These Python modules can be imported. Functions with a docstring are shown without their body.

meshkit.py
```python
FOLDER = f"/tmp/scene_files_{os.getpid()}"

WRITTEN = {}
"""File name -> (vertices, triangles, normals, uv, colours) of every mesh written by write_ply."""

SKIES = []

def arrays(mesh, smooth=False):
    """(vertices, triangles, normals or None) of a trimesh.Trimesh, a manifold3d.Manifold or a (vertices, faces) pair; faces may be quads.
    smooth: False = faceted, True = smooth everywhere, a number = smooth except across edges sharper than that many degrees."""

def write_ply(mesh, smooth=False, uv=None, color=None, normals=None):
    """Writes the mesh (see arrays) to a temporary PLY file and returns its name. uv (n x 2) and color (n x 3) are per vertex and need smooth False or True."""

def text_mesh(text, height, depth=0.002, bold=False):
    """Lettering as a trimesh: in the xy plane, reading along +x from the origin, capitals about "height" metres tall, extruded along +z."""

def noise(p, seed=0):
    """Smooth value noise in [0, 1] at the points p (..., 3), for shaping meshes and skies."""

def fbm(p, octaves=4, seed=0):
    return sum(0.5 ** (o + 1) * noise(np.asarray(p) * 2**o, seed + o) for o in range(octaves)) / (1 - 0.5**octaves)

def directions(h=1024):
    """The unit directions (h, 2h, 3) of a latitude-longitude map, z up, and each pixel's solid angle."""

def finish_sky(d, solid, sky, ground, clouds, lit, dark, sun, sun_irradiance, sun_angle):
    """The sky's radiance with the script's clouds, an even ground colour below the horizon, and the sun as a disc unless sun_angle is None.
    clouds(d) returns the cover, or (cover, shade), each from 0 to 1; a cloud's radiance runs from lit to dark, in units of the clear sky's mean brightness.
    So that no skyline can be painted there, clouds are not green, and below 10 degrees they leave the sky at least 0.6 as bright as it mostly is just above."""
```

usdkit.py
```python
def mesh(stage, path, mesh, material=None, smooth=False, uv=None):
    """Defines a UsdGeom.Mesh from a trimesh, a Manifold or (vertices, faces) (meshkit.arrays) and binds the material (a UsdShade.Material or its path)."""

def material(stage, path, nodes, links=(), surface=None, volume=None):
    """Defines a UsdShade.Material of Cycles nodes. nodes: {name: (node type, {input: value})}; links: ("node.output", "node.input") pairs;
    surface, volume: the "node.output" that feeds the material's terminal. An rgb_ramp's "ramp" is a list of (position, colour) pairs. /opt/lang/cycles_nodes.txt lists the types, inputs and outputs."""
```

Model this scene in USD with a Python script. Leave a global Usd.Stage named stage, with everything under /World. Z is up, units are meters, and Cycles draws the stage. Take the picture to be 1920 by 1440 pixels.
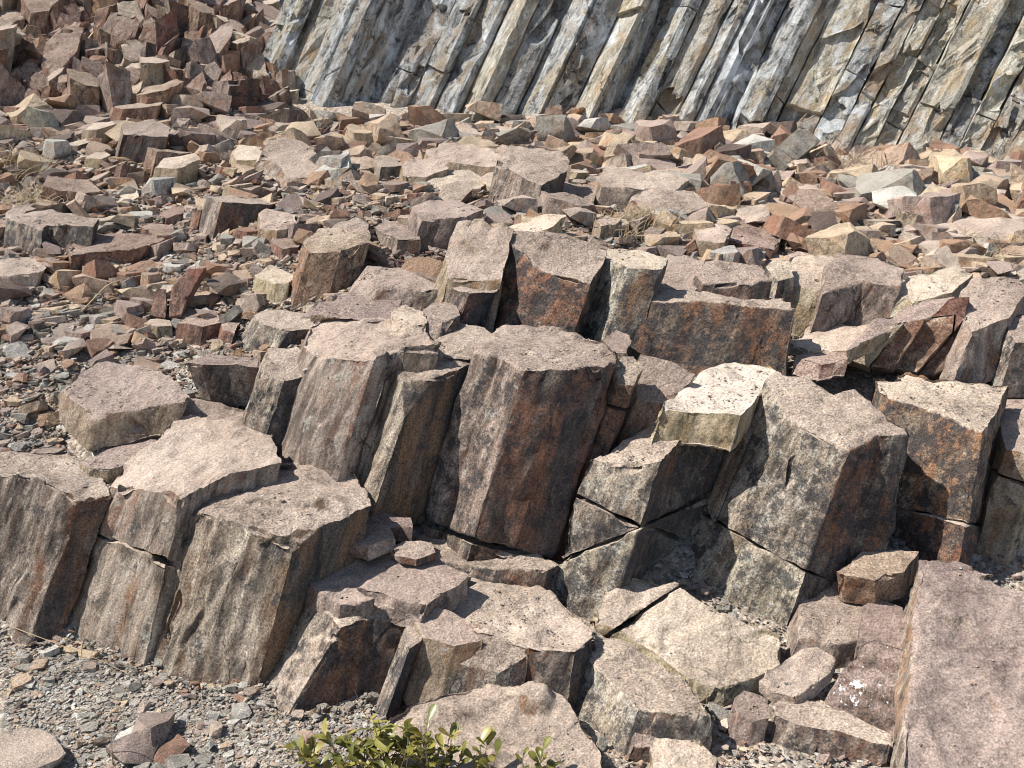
import math, random
import numpy as np
import trimesh, manifold3d as mf, shapely.geometry as sg
import meshkit, usdkit
from pxr import Usd, UsdGeom, UsdLux, UsdShade, Sdf, Gf, Vt

stage = Usd.Stage.CreateInMemory()
UsdGeom.SetStageUpAxis(stage, 'Z'); UsdGeom.SetStageMetersPerUnit(stage, 1.0)
UsdGeom.Xform.Define(stage, '/World'); UsdGeom.Scope.Define(stage, '/World/Looks')
rng = np.random.default_rng(11); random.seed(11)

# ------------------------------------------------------------------ camera, sky, sun
CAM_H, PITCH, F = 4.6, math.radians(16.0), 2059.0
cam = UsdGeom.Camera.Define(stage, '/World/camera')
cam.CreateHorizontalApertureAttr(36.0); cam.CreateVerticalApertureAttr(27.0)
cam.CreateFocalLengthAttr(36.0 * F / 1920.0); cam.CreateClippingRangeAttr(Gf.Vec2f(0.1, 2000))
cam.AddTranslateOp().Set(Gf.Vec3d(0, 0, CAM_H)); cam.AddRotateXOp().Set(90 - 16.0)
cam.CreateExposureAttr(0.98)
SUN = np.array([-0.60, -0.10, 0.78]); SUN /= np.linalg.norm(SUN)
sun = UsdLux.DistantLight.Define(stage, '/World/sun')
sun.CreateIntensityAttr(1.25); sun.CreateAngleAttr(0.53); sun.CreateNormalizeAttr(True)
sun.CreateColorAttr(Gf.Vec3f(1.0, 0.955, 0.90))
zz = SUN; xx = np.cross([0, 0, 1.0], zz); xx /= np.linalg.norm(xx); yy = np.cross(zz, xx)
sun.AddTransformOp().Set(Gf.Matrix4d(*xx, 0, *yy, 0, *zz, 0, 0, 0, 0, 1))
usdkit.material(stage, '/World/Looks/sky', {
    's': ('sky_texture', {'sky_type': 'single_scattering', 'sun_disc': False, 'sun_elevation': math.asin(SUN[2]), 'sun_rotation': math.atan2(SUN[0], SUN[1])}),
    'b': ('background_shader', {'strength': 0.075})}, [('s.color', 'b.color')], surface='b.background')
dome = UsdLux.DomeLight.Define(stage, '/World/sky')
UsdShade.MaterialBindingAPI.Apply(dome.GetPrim()).Bind(UsdShade.Material.Get(stage, '/World/Looks/sky'))
dome.GetPrim().SetCustomDataByKey('kind', 'structure')

# ------------------------------------------------------------------ geometry of the view: a pixel of the photograph and a depth give a point
cp, sp = math.cos(PITCH), math.sin(PITCH)
EYE = np.array([0, 0, CAM_H])
def ray(px, py):
    a, b = (px - 960) / F, (720 - py) / F
    return np.array([a, cp + b * sp, -sp + b * cp])
def P(px, py, D):
    r = ray(px, py); return EYE + r * (D / r[1])
def project(p):
    q = np.atleast_2d(p) - EYE
    z = q[:, 1] * cp - q[:, 2] * sp; u = q[:, 1] * sp + q[:, 2] * cp
    return np.stack([960 + F * q[:, 0] / z, 720 - F * u / z, z], 1)

# ------------------------------------------------------------------ scene graph helpers
used = {}
def numbered(parent, name):
    k = (parent, name); n = used.get(k, 0); used[k] = n + 1
    return name if n == 0 else f'{name}_{n:03d}'
def tag(prim, label=None, cat=None, group=None, kind=None):
    for k, v in (('label', label), ('category', cat), ('group', group), ('kind', kind)):
        if v: prim.SetCustomDataByKey(k, v)
    return prim
def obj(name, mesh, mat, parent='/World', smooth=False):
    path = f'{parent}/{numbered(parent, name)}'
    return usdkit.mesh(stage, path, mesh, f'/World/Looks/{mat}', smooth=smooth).GetPrim()
def xform(name, loc=(0, 0, 0), parent='/World'):
    x = UsdGeom.Xform.Define(stage, f'{parent}/{numbered(parent, name)}')
    if any(loc): x.AddTranslateOp().Set(Gf.Vec3d(*map(float, loc)))
    return x.GetPrim()

# ------------------------------------------------------------------ materials
def rock(name, top, side, rust=(0.20, 0.085, 0.035), rust_amt=0.5, black_amt=0.4, pale_amt=0.3, lean=0.34, yellow=0.0, stretch=0.16, bump=0.9, scale=1.0, white=0.0, speck=1.0, side2=None, marks=()):
    """Jointed volcanic rock: fresh fracture surfaces (top) and weathered joint faces (side) with rust, black crust and pale lichen."""
    n = {
        'g': ('geometry', {}),
        'oi': ('object_info', {}),
        'rot': ('mapping', {'rotation': (0.0, -lean, 0.0)}),
        'str': ('mapping', {'scale': (1.0, 1.0, stretch)}),
        'nA': ('noise_texture', {'scale': 1.1 * scale, 'detail': 5.0, 'roughness': 0.6}),
        'nB': ('noise_texture', {'scale': 14.0 * scale, 'detail': 9.0, 'roughness': 0.72}),
        'nC': ('noise_texture', {'scale': 60.0 * scale, 'detail': 4.0, 'roughness': 0.7}),
        'nS': ('noise_texture', {'scale': 9.0 * scale, 'detail': 8.0, 'roughness': 0.68, 'distortion': 0.4}),
        'nR': ('noise_texture', {'scale': 3.8 * scale, 'detail': 7.0, 'roughness': 0.66, 'distortion': 0.6}),
        'nK': ('noise_texture', {'scale': 5.5 * scale, 'detail': 10.0, 'roughness': 0.82}),
        'nL': ('noise_texture', {'scale': 5.0 * scale, 'detail': 9.0, 'roughness': 0.78, 'distortion': 0.3}),
        'off1': ('vector_math', {'math_type': 'add', 'vector2': (13.1, 5.7, 2.3)}),
        'off2': ('vector_math', {'math_type': 'add', 'vector2': (-7.3, 31.7, 9.9)}),
        'rS': ('rgb_ramp', {'ramp': [(0.30, tuple(0.46 * np.array(side[0]))), (0.42, side[0]), (0.50, side[1]), (0.60, side[2]), (0.72, tuple(1.4 * np.array(side[2])))]}),
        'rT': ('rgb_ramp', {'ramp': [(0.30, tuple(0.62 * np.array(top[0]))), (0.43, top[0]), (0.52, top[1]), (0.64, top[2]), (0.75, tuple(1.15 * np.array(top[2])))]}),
        'mixT': ('mix_float', {'fac': 0.45}),
        'kR': ('map_range', {'from_min': 0.575 - 0.18 * rust_amt, 'from_max': 0.72 - 0.18 * rust_amt, 'clamp': True}),
        'kK': ('map_range', {'from_min': 0.625 - 0.2 * black_amt, 'from_max': 0.685 - 0.2 * black_amt, 'clamp': True}),
        'kL': ('map_range', {'from_min': 0.635 - 0.2 * pale_amt, 'from_max': 0.685 - 0.2 * pale_amt, 'clamp': True}),
        'kRm': ('math', {'math_type': 'multiply', 'value2': 0.75}),
        'kKm': ('math', {'math_type': 'multiply', 'value2': 0.85}),
        'kLm': ('math', {'math_type': 'multiply', 'value2': 0.7}),
        'c1': ('mix_color', {'b': rust}),
        'c2': ('mix_color', {'b': (0.035, 0.034, 0.036)}),
        'c3': ('mix_color', {'b': (0.36, 0.34, 0.29)}),
        'sx': ('separate_xyz', {}),
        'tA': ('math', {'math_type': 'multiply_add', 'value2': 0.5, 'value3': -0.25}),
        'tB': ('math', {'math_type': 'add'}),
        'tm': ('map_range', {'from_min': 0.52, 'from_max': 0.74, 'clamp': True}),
        'ct': ('mix_color', {}),
        'hv': ('math', {'math_type': 'multiply_add', 'value2': 0.3, 'value3': 0.85}),
        'hh': ('math', {'math_type': 'multiply_add', 'value2': 0.024, 'value3': 0.488}),
        'hsv': ('hsv', {'saturation': 0.97}),
        'spk': ('map_range', {'from_min': 0.34, 'from_max': 0.66, 'to_min': 1 - 0.62 * speck, 'to_max': 1 + 0.52 * speck, 'clamp': True}),
        'spv': ('combine_xyz', {}),
        'cm': ('mix_color', {'blend_type': 'multiply', 'fac': 1.0}),
        'hb1': ('math', {'math_type': 'multiply', 'value2': 0.6}),
        'hb2': ('math', {'math_type': 'multiply_add', 'value2': 1.0}),
        'hb3': ('math', {'math_type': 'multiply_add', 'value2': 0.22}),
        'cd': ('mix_vector', {'fac': 0.28}), 'cs': ('mapping', {'scale': (1.0, 1.0, 0.55)}), 'cv': ('voronoi_texture', {'feature': 'distance_to_edge', 'scale': 2.1 * scale}), 'cl': ('map_range', {'from_min': 0.002, 'from_max': 0.012, 'clamp': True}),
        'cn': ('map_range', {'from_min': 0.43, 'from_max': 0.48, 'clamp': True}), 'cu': ('math', {'math_type': 'multiply', 'value2': 0.55}), 'cw2': ('math', {'math_type': 'maximum'}), 'co': ('math', {'math_type': 'maximum'}), 'cq': ('map_range', {'from_min': 0.0, 'from_max': 1.0, 'to_min': 0.35, 'to_max': 1.0}), 'cc': ('combine_xyz', {}), 'ck': ('mix_color', {'blend_type': 'multiply', 'fac': 1.0}),
        'hb4': ('math', {'math_type': 'multiply_add', 'value2': 0.35}),
        'bp': ('bump', {'strength': bump, 'distance': 0.05}),
        'p': ('principled_bsdf', {'roughness': 0.82, 'specular_ior_level': 0.3, 'diffuse_roughness': 0.6}),
    }
    l = [('g.position', 'rot.vector'), ('rot.vector', 'str.vector'),
         ('g.position', 'nA.vector'), ('g.position', 'nB.vector'), ('g.position', 'nC.vector'), ('str.vector', 'nS.vector'), ('g.position', 'off1.vector1'), ('str.vector', 'off2.vector1'),
         ('off2.vector', 'nR.vector'), ('off1.vector', 'nK.vector'), ('g.position', 'nL.vector'),
         ('nS.fac', 'rS.fac'), ('nA.fac', 'mixT.a'), ('nB.fac', 'mixT.b'), ('mixT.result', 'rT.fac'),
         ('nR.fac', 'kR.value'), ('nK.fac', 'kK.value'), ('nL.fac', 'kL.value'), ('kR.result', 'kRm.value1'), ('kK.result', 'kKm.value1'), ('kL.result', 'kLm.value1'),
         ('rS.color', 'c1.a'), ('kRm.value', 'c1.fac'), ('c1.result', 'c3.a'), ('kLm.value', 'c3.fac'), ('c3.result', 'c2.a'), ('kKm.value', 'c2.fac'),
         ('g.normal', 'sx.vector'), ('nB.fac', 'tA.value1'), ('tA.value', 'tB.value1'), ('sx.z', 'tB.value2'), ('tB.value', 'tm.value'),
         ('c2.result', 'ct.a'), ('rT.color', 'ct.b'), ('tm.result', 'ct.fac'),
         ('oi.random', 'hv.value1'), ('oi.random', 'hh.value1'), ('ct.result', 'hsv.color'), ('hv.value', 'hsv.value'), ('hh.value', 'hsv.hue'),
         ('nC.fac', 'spk.value'), ('spk.result', 'spv.x'), ('spk.result', 'spv.y'), ('spk.result', 'spv.z'), ('hsv.color', 'cm.a'), ('spv.vector', 'cm.b'),
         ('nS.fac', 'hb1.value1'), ('nB.fac', 'hb2.value1'), ('hb1.value', 'hb2.value3'), ('nC.fac', 'hb3.value1'), ('hb2.value', 'hb3.value3'), ('hb3.value', 'hb4.value3'), ('co.value', 'hb4.value1'), ('hb4.value', 'bp.height'), ('rot.vector', 'cs.vector'), ('cs.vector', 'cd.a'), ('nR.color', 'cd.b'), ('cd.result', 'cv.vector'), ('cv.distance', 'cl.value'), ('nA.fac', 'cn.value'), ('cl.result', 'co.value1'), ('tm.result', 'cu.value1'), ('cn.result', 'cw2.value1'), ('cu.value', 'cw2.value2'), ('cw2.value', 'co.value2'), ('co.value', 'cq.value'), ('cq.result', 'cc.x'), ('cq.result', 'cc.y'), ('cq.result', 'cc.z'), ('cm.result', 'ck.a'), ('cc.vector', 'ck.b'),
         ('ck.result', 'p.base_color'), ('bp.normal', 'p.normal')]
    if side2:                                                                     # right-facing joint faces: iron crust with shade painted into its colour; left-facing: lichen
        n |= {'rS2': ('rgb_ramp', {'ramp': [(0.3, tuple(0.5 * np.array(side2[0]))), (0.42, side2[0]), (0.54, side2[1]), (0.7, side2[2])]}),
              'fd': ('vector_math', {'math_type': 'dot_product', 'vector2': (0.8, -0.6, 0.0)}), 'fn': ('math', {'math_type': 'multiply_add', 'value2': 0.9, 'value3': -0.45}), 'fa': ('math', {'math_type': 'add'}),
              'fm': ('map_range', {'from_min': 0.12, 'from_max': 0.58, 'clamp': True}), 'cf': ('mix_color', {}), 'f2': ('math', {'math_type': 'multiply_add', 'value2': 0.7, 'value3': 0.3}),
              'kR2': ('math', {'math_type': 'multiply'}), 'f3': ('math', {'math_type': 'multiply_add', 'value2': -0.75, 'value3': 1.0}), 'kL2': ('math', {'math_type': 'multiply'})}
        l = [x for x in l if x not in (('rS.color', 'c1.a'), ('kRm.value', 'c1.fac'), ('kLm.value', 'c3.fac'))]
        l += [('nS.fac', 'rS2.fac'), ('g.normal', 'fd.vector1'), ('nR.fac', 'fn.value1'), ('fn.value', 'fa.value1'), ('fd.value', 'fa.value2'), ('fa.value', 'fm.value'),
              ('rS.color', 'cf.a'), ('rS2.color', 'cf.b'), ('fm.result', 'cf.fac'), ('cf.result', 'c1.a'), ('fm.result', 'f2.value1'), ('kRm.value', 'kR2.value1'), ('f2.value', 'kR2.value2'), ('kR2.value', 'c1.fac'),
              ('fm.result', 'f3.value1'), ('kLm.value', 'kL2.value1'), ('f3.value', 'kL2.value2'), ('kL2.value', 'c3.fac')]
    for k, (pt, rad) in enumerate(marks):                                         # splashes of white paint
        n |= {f'md{k}': ('vector_math', {'math_type': 'distance', 'vector2': tuple(pt)}), f'mn{k}': ('math', {'math_type': 'multiply_add', 'value2': 0.9 * rad / 0.12, 'value3': -0.45 * rad / 0.12}), f'ma{k}': ('math', {'math_type': 'add'}),
              f'mk{k}': ('map_range', {'from_min': rad, 'from_max': rad * 0.82, 'to_min': 0.0, 'to_max': 0.92, 'clamp': True}), f'mc{k}': ('mix_color', {'b': (0.78, 0.77, 0.75)})}
        src = 'ck.result' if k == 0 else f'mc{k - 1}.result'
        l = [x for x in l if x[1] != 'p.base_color'] + [('g.position', f'md{k}.vector1'), ('nB.fac', f'mn{k}.value1'), (f'md{k}.value', f'ma{k}.value1'), (f'mn{k}.value', f'ma{k}.value2'), (f'ma{k}.value', f'mk{k}.value'), (f'mk{k}.result', f'mc{k}.fac'), (src, f'mc{k}.a'), (f'mc{k}.result', 'p.base_color')]
    if white:
        n |= {'nW': ('noise_texture', {'scale': 1.5, 'detail': 9.0, 'roughness': 0.62, 'distortion': 0.5}), 'kW': ('map_range', {'from_min': 0.68 - white, 'from_max': 0.78 - white, 'clamp': True}),
              'cw': ('mix_color', {'b': (0.55, 0.57, 0.58)})}
        l = [x for x in l if x != ('ck.result', 'p.base_color')] + [('off1.vector', 'nW.vector'), ('nW.fac', 'kW.value'), ('kW.result', 'cw.fac'), ('ck.result', 'cw.a'), ('cw.result', 'p.base_color')]
    return usdkit.material(stage, f'/World/Looks/{name}', n, l, surface='p.BSDF')

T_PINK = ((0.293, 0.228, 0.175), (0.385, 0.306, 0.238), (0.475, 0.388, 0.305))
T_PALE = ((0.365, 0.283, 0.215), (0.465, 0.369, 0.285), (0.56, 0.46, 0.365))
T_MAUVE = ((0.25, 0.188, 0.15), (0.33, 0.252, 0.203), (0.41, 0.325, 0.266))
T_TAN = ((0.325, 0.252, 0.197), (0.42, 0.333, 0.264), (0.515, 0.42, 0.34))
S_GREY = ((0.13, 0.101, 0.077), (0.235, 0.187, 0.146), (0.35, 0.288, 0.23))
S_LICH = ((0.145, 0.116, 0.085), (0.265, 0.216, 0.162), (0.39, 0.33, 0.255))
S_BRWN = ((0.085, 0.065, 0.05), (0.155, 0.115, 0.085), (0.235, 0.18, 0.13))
S_DARK = ((0.042, 0.036, 0.033), (0.09, 0.07, 0.058), (0.17, 0.128, 0.10))  # iron-crust tone, darkened further to paint shade on right-facing sides
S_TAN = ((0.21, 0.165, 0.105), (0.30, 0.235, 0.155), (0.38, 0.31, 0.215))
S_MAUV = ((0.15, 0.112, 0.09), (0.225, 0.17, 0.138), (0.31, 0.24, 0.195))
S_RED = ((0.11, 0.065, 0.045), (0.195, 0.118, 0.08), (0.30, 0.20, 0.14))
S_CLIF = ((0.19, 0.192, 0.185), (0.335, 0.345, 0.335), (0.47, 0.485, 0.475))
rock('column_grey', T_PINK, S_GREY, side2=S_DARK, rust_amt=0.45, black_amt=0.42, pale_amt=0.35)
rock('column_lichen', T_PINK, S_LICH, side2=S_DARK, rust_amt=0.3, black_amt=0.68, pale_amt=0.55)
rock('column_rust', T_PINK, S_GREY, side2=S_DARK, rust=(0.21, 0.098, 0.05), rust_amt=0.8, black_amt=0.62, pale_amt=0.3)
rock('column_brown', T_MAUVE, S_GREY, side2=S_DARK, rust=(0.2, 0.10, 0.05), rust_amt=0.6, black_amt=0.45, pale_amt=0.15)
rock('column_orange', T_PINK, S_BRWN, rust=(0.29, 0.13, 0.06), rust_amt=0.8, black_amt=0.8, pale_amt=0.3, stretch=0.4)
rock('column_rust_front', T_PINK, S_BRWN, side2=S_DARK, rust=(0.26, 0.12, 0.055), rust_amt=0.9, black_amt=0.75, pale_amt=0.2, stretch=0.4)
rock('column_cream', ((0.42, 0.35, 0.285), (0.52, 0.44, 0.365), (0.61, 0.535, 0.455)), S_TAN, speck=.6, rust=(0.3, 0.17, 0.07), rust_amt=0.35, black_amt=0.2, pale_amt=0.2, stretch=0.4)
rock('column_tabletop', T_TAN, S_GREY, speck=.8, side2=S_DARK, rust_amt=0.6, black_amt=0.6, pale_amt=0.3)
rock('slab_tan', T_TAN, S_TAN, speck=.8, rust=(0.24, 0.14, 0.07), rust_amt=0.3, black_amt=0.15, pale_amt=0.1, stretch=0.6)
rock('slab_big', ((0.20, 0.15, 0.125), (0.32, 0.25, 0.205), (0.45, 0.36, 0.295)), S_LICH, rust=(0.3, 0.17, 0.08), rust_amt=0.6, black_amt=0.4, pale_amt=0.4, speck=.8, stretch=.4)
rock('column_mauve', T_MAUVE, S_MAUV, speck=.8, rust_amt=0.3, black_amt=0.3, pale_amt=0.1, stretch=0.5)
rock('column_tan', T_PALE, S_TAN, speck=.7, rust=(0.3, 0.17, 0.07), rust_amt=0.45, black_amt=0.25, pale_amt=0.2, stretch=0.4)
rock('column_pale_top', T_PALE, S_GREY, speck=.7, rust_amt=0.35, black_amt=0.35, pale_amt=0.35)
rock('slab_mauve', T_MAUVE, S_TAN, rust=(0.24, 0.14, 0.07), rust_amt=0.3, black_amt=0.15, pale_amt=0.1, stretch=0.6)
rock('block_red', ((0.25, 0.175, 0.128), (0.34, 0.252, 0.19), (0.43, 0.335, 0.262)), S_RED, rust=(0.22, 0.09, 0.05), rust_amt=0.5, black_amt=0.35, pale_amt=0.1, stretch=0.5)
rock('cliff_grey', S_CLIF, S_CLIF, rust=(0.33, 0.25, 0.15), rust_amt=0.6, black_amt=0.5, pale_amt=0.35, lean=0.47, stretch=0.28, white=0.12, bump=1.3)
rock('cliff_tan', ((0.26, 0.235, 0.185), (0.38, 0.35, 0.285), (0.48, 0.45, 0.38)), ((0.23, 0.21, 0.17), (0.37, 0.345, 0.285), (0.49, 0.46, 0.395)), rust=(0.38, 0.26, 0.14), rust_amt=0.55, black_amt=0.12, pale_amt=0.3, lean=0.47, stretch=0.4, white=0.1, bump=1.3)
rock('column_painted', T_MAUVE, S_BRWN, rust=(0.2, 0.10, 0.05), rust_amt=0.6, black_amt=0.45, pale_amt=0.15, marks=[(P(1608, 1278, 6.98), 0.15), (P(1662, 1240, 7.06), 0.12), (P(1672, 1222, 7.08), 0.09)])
LOOSE = {'tan': (0.44, 0.33, 0.228), 'pinkish': (0.40, 0.31, 0.25), 'mauve': (0.31, 0.24, 0.195), 'rust brown': (0.31, 0.19, 0.122), 'grey': (0.30, 0.275, 0.23), 'pale': (0.46, 0.43, 0.375), 'dark brown': (0.14, 0.10, 0.08)}
for k, c in LOOSE.items():
    c = np.array(c)
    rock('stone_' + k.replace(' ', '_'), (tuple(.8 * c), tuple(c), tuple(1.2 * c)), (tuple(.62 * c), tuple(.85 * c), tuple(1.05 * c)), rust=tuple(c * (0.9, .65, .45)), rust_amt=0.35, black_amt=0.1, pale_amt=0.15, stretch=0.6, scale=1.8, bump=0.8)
usdkit.material(stage, '/World/Looks/gravel', {
    'g': ('geometry', {}), 'v': ('voronoi_texture', {'scale': 34.0, 'randomness': 1.0}), 'v2': ('voronoi_texture', {'scale': 11.0}), 'n': ('noise_texture', {'scale': 1.3, 'detail': 6.0}), 'n2': ('noise_texture', {'scale': 30.0, 'detail': 6.0, 'roughness': 0.7}),
    'sc': ('separate_color', {}), 'r': ('rgb_ramp', {'ramp': [(0, (0.14, 0.125, 0.105)), (0.35, (0.24, 0.215, 0.18)), (0.7, (0.33, 0.30, 0.255)), (1, (0.48, 0.45, 0.4))]}),
    'r2': ('rgb_ramp', {'ramp': [(0.35, (0.75, 0.8, 0.82)), (0.65, (1.1, 0.92, 0.8))]}), 'm': ('mix_color', {'blend_type': 'multiply', 'fac': 1.0}),
    'h': ('math', {'math_type': 'multiply_add', 'value2': -0.8}), 'b': ('bump', {'strength': 1.0, 'distance': 0.02}), 'p': ('principled_bsdf', {'roughness': 0.9, 'specular_ior_level': 0.2})},
    [('g.position', 'v.vector'), ('g.position', 'v2.vector'), ('g.position', 'n.vector'), ('g.position', 'n2.vector'), ('v.color', 'sc.color'), ('sc.r', 'r.fac'), ('n.fac', 'r2.fac'), ('r.color', 'm.a'), ('r2.color', 'm.b'),
     ('v.distance', 'h.value1'), ('n2.fac', 'h.value3'), ('h.value', 'b.height'), ('b.normal', 'p.normal'), ('m.result', 'p.base_color')], surface='p.BSDF')
def plain(name, cols, rough=0.6, transl=0.0, scale=8.0):
    n = {'oi': ('object_info', {}), 'g': ('geometry', {}), 'n': ('noise_texture', {'scale': scale, 'detail': 4.0}), 'a': ('math', {'math_type': 'multiply_add', 'value2': 0.5}), 'r': ('rgb_ramp', {'ramp': list(zip(np.linspace(0.15, 0.85, len(cols)), cols))}), 'p': ('principled_bsdf', {'roughness': rough})}
    l = [('g.position', 'n.vector'), ('oi.random', 'a.value1'), ('n.fac', 'hf.value1'), ('hf.value', 'a.value3'), ('a.value', 'r.fac'), ('r.color', 'p.base_color')]
    n['hf'] = ('math', {'math_type': 'multiply', 'value2': 0.5})
    if transl:
        n |= {'t': ('translucent_bsdf', {}), 'mx': ('mix_closure', {'fac': transl})}
        l += [('r.color', 't.color'), ('p.BSDF', 'mx.closure1'), ('t.BSDF', 'mx.closure2')]
    usdkit.material(stage, f'/World/Looks/{name}', n, l, surface='mx.closure' if transl else 'p.BSDF')
plain('leaf', [(0.065, 0.07, 0.018), (0.14, 0.142, 0.028), (0.26, 0.235, 0.052), (0.19, 0.115, 0.045)], 0.4, 0.3, 20)
plain('bark', [(0.10, 0.07, 0.05), (0.19, 0.14, 0.10)], 0.8)
plain('dry_grass', [(0.30, 0.22, 0.13), (0.42, 0.33, 0.20), (0.24, 0.17, 0.10)], 0.7, 0.2)
plain('white_paint', [(0.75, 0.75, 0.73), (0.8, 0.8, 0.78)], 0.7)

# ------------------------------------------------------------------ ground: a stepped slope that climbs away from the viewer
TY = np.array([-80, 7.2, 8.2, 8.6, 9.2, 10.0, 10.5, 11.5, 12.8, 14, 16, 17.5, 18.5, 20, 22, 24, 30, 60, 120.])
TL = np.array([0, 0, .02, .45, 1.12, 1.48, 1.68, 2.0, 2.37, 2.72, 3.15, 3.45, 3.65, 4.1, 5.2, 6.6, 9.5, 14, 16.])
TC = np.array([0, 0, .35, .55, 1.0, 1.75, 2.05, 2.5, 2.86, 2.98, 3.17, 3.32, 3.45, 3.75, 4.3, 4.8, 6, 14, 16.])
TR = np.array([0, 0, .40, .68, 1.05, 1.7, 1.9, 2.22, 2.48, 2.68, 2.92, 3.06, 3.16, 3.45, 4.2, 4.8, 6, 14, 16.])
def ground(x, y):
    x, y = np.asarray(x, float), np.asarray(y, float)
    l, c, r = np.interp(y, TY, TL), np.interp(y, TY, TC), np.interp(y, TY, TR)
    # the left table holds left of about pixel 400, the centre one near the axis
    t = np.clip((x / np.maximum(y, 3) * 12 + 4.2) / 2.4, 0, 1); u = np.clip((x / np.maximum(y, 3) * 12 - 1) / 3.0, 0, 1)
    t, u = t * t * (3 - 2 * t), u * u * (3 - 2 * u)
    z = l * (1 - t) + (c * (1 - u) + r * u) * t
    q = np.stack([x, y, 0 * x], -1)
    far = np.clip((y - 9) / 6, 0.25, 1)
    return z + far * (0.22 * (meshkit.fbm(q * 0.7, 3, 5) - 0.5) + 0.16 * (meshkit.fbm(q * 2.1, 3, 9) - 0.5)) + 0.03 * (meshkit.fbm(q * 7, 2, 3) - 0.5)
def ground_depth(px, py, y0=5.5, y1=30):
    r = ray(px, py); step = 0.25
    for _ in range(2):
        ys = np.arange(y0, y1, step)
        below = np.nonzero(CAM_H + r[2] * ys / r[1] < ground(r[0] * ys / r[1], ys))[0]
        if not len(below): return None
        y0, y1, step = ys[max(below[0] - 1, 0)], ys[below[0]] + 0.02, 0.02
    return float(ys[below[0]])

# ------------------------------------------------------------------ broken rock: a prism with chipped edges, cracks and rough faces
COUNT = [0]
def manifold(v, f):
    return mf.Manifold(mf.Mesh(np.asarray(v, np.float32), np.asarray(f, np.uint32)))
def hull(points):
    return mf.Manifold.hull_points(np.asarray(points, float))
from scipy.spatial import cKDTree
def facets(v, scale, seed, stretch_axis=None, stretch=1.0):
    """Broken planes: every cell of a random pattern is a small tilted plane; returns offsets of about -0.5 to 0.5."""
    q = np.array(v, float)
    if stretch_axis is not None: q = q - (q @ stretch_axis)[:, None] * stretch_axis * (1 - 1 / stretch)
    q = q / scale; q = q + 0.35 * np.stack([meshkit.fbm(q * 1.7 + 5 * k, 2, seed + k) - .5 for k in range(3)], -1)
    lo, hi = q.min(0) - 1, q.max(0) + 1; r = np.random.default_rng(seed + 77)
    n = int(min(max(np.prod(hi - lo), 30), 60000)); c = lo + (hi - lo) * r.random((n, 3))
    _, i = cKDTree(c).query(q); g = r.normal(size=(n, 3)); g /= np.linalg.norm(g, axis=1, keepdims=True)
    return np.clip(((q - c[i]) * g[i]).sum(1) * 0.55 + (r.random(n)[i] - .5) * 0.5, -.7, .7)
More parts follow.
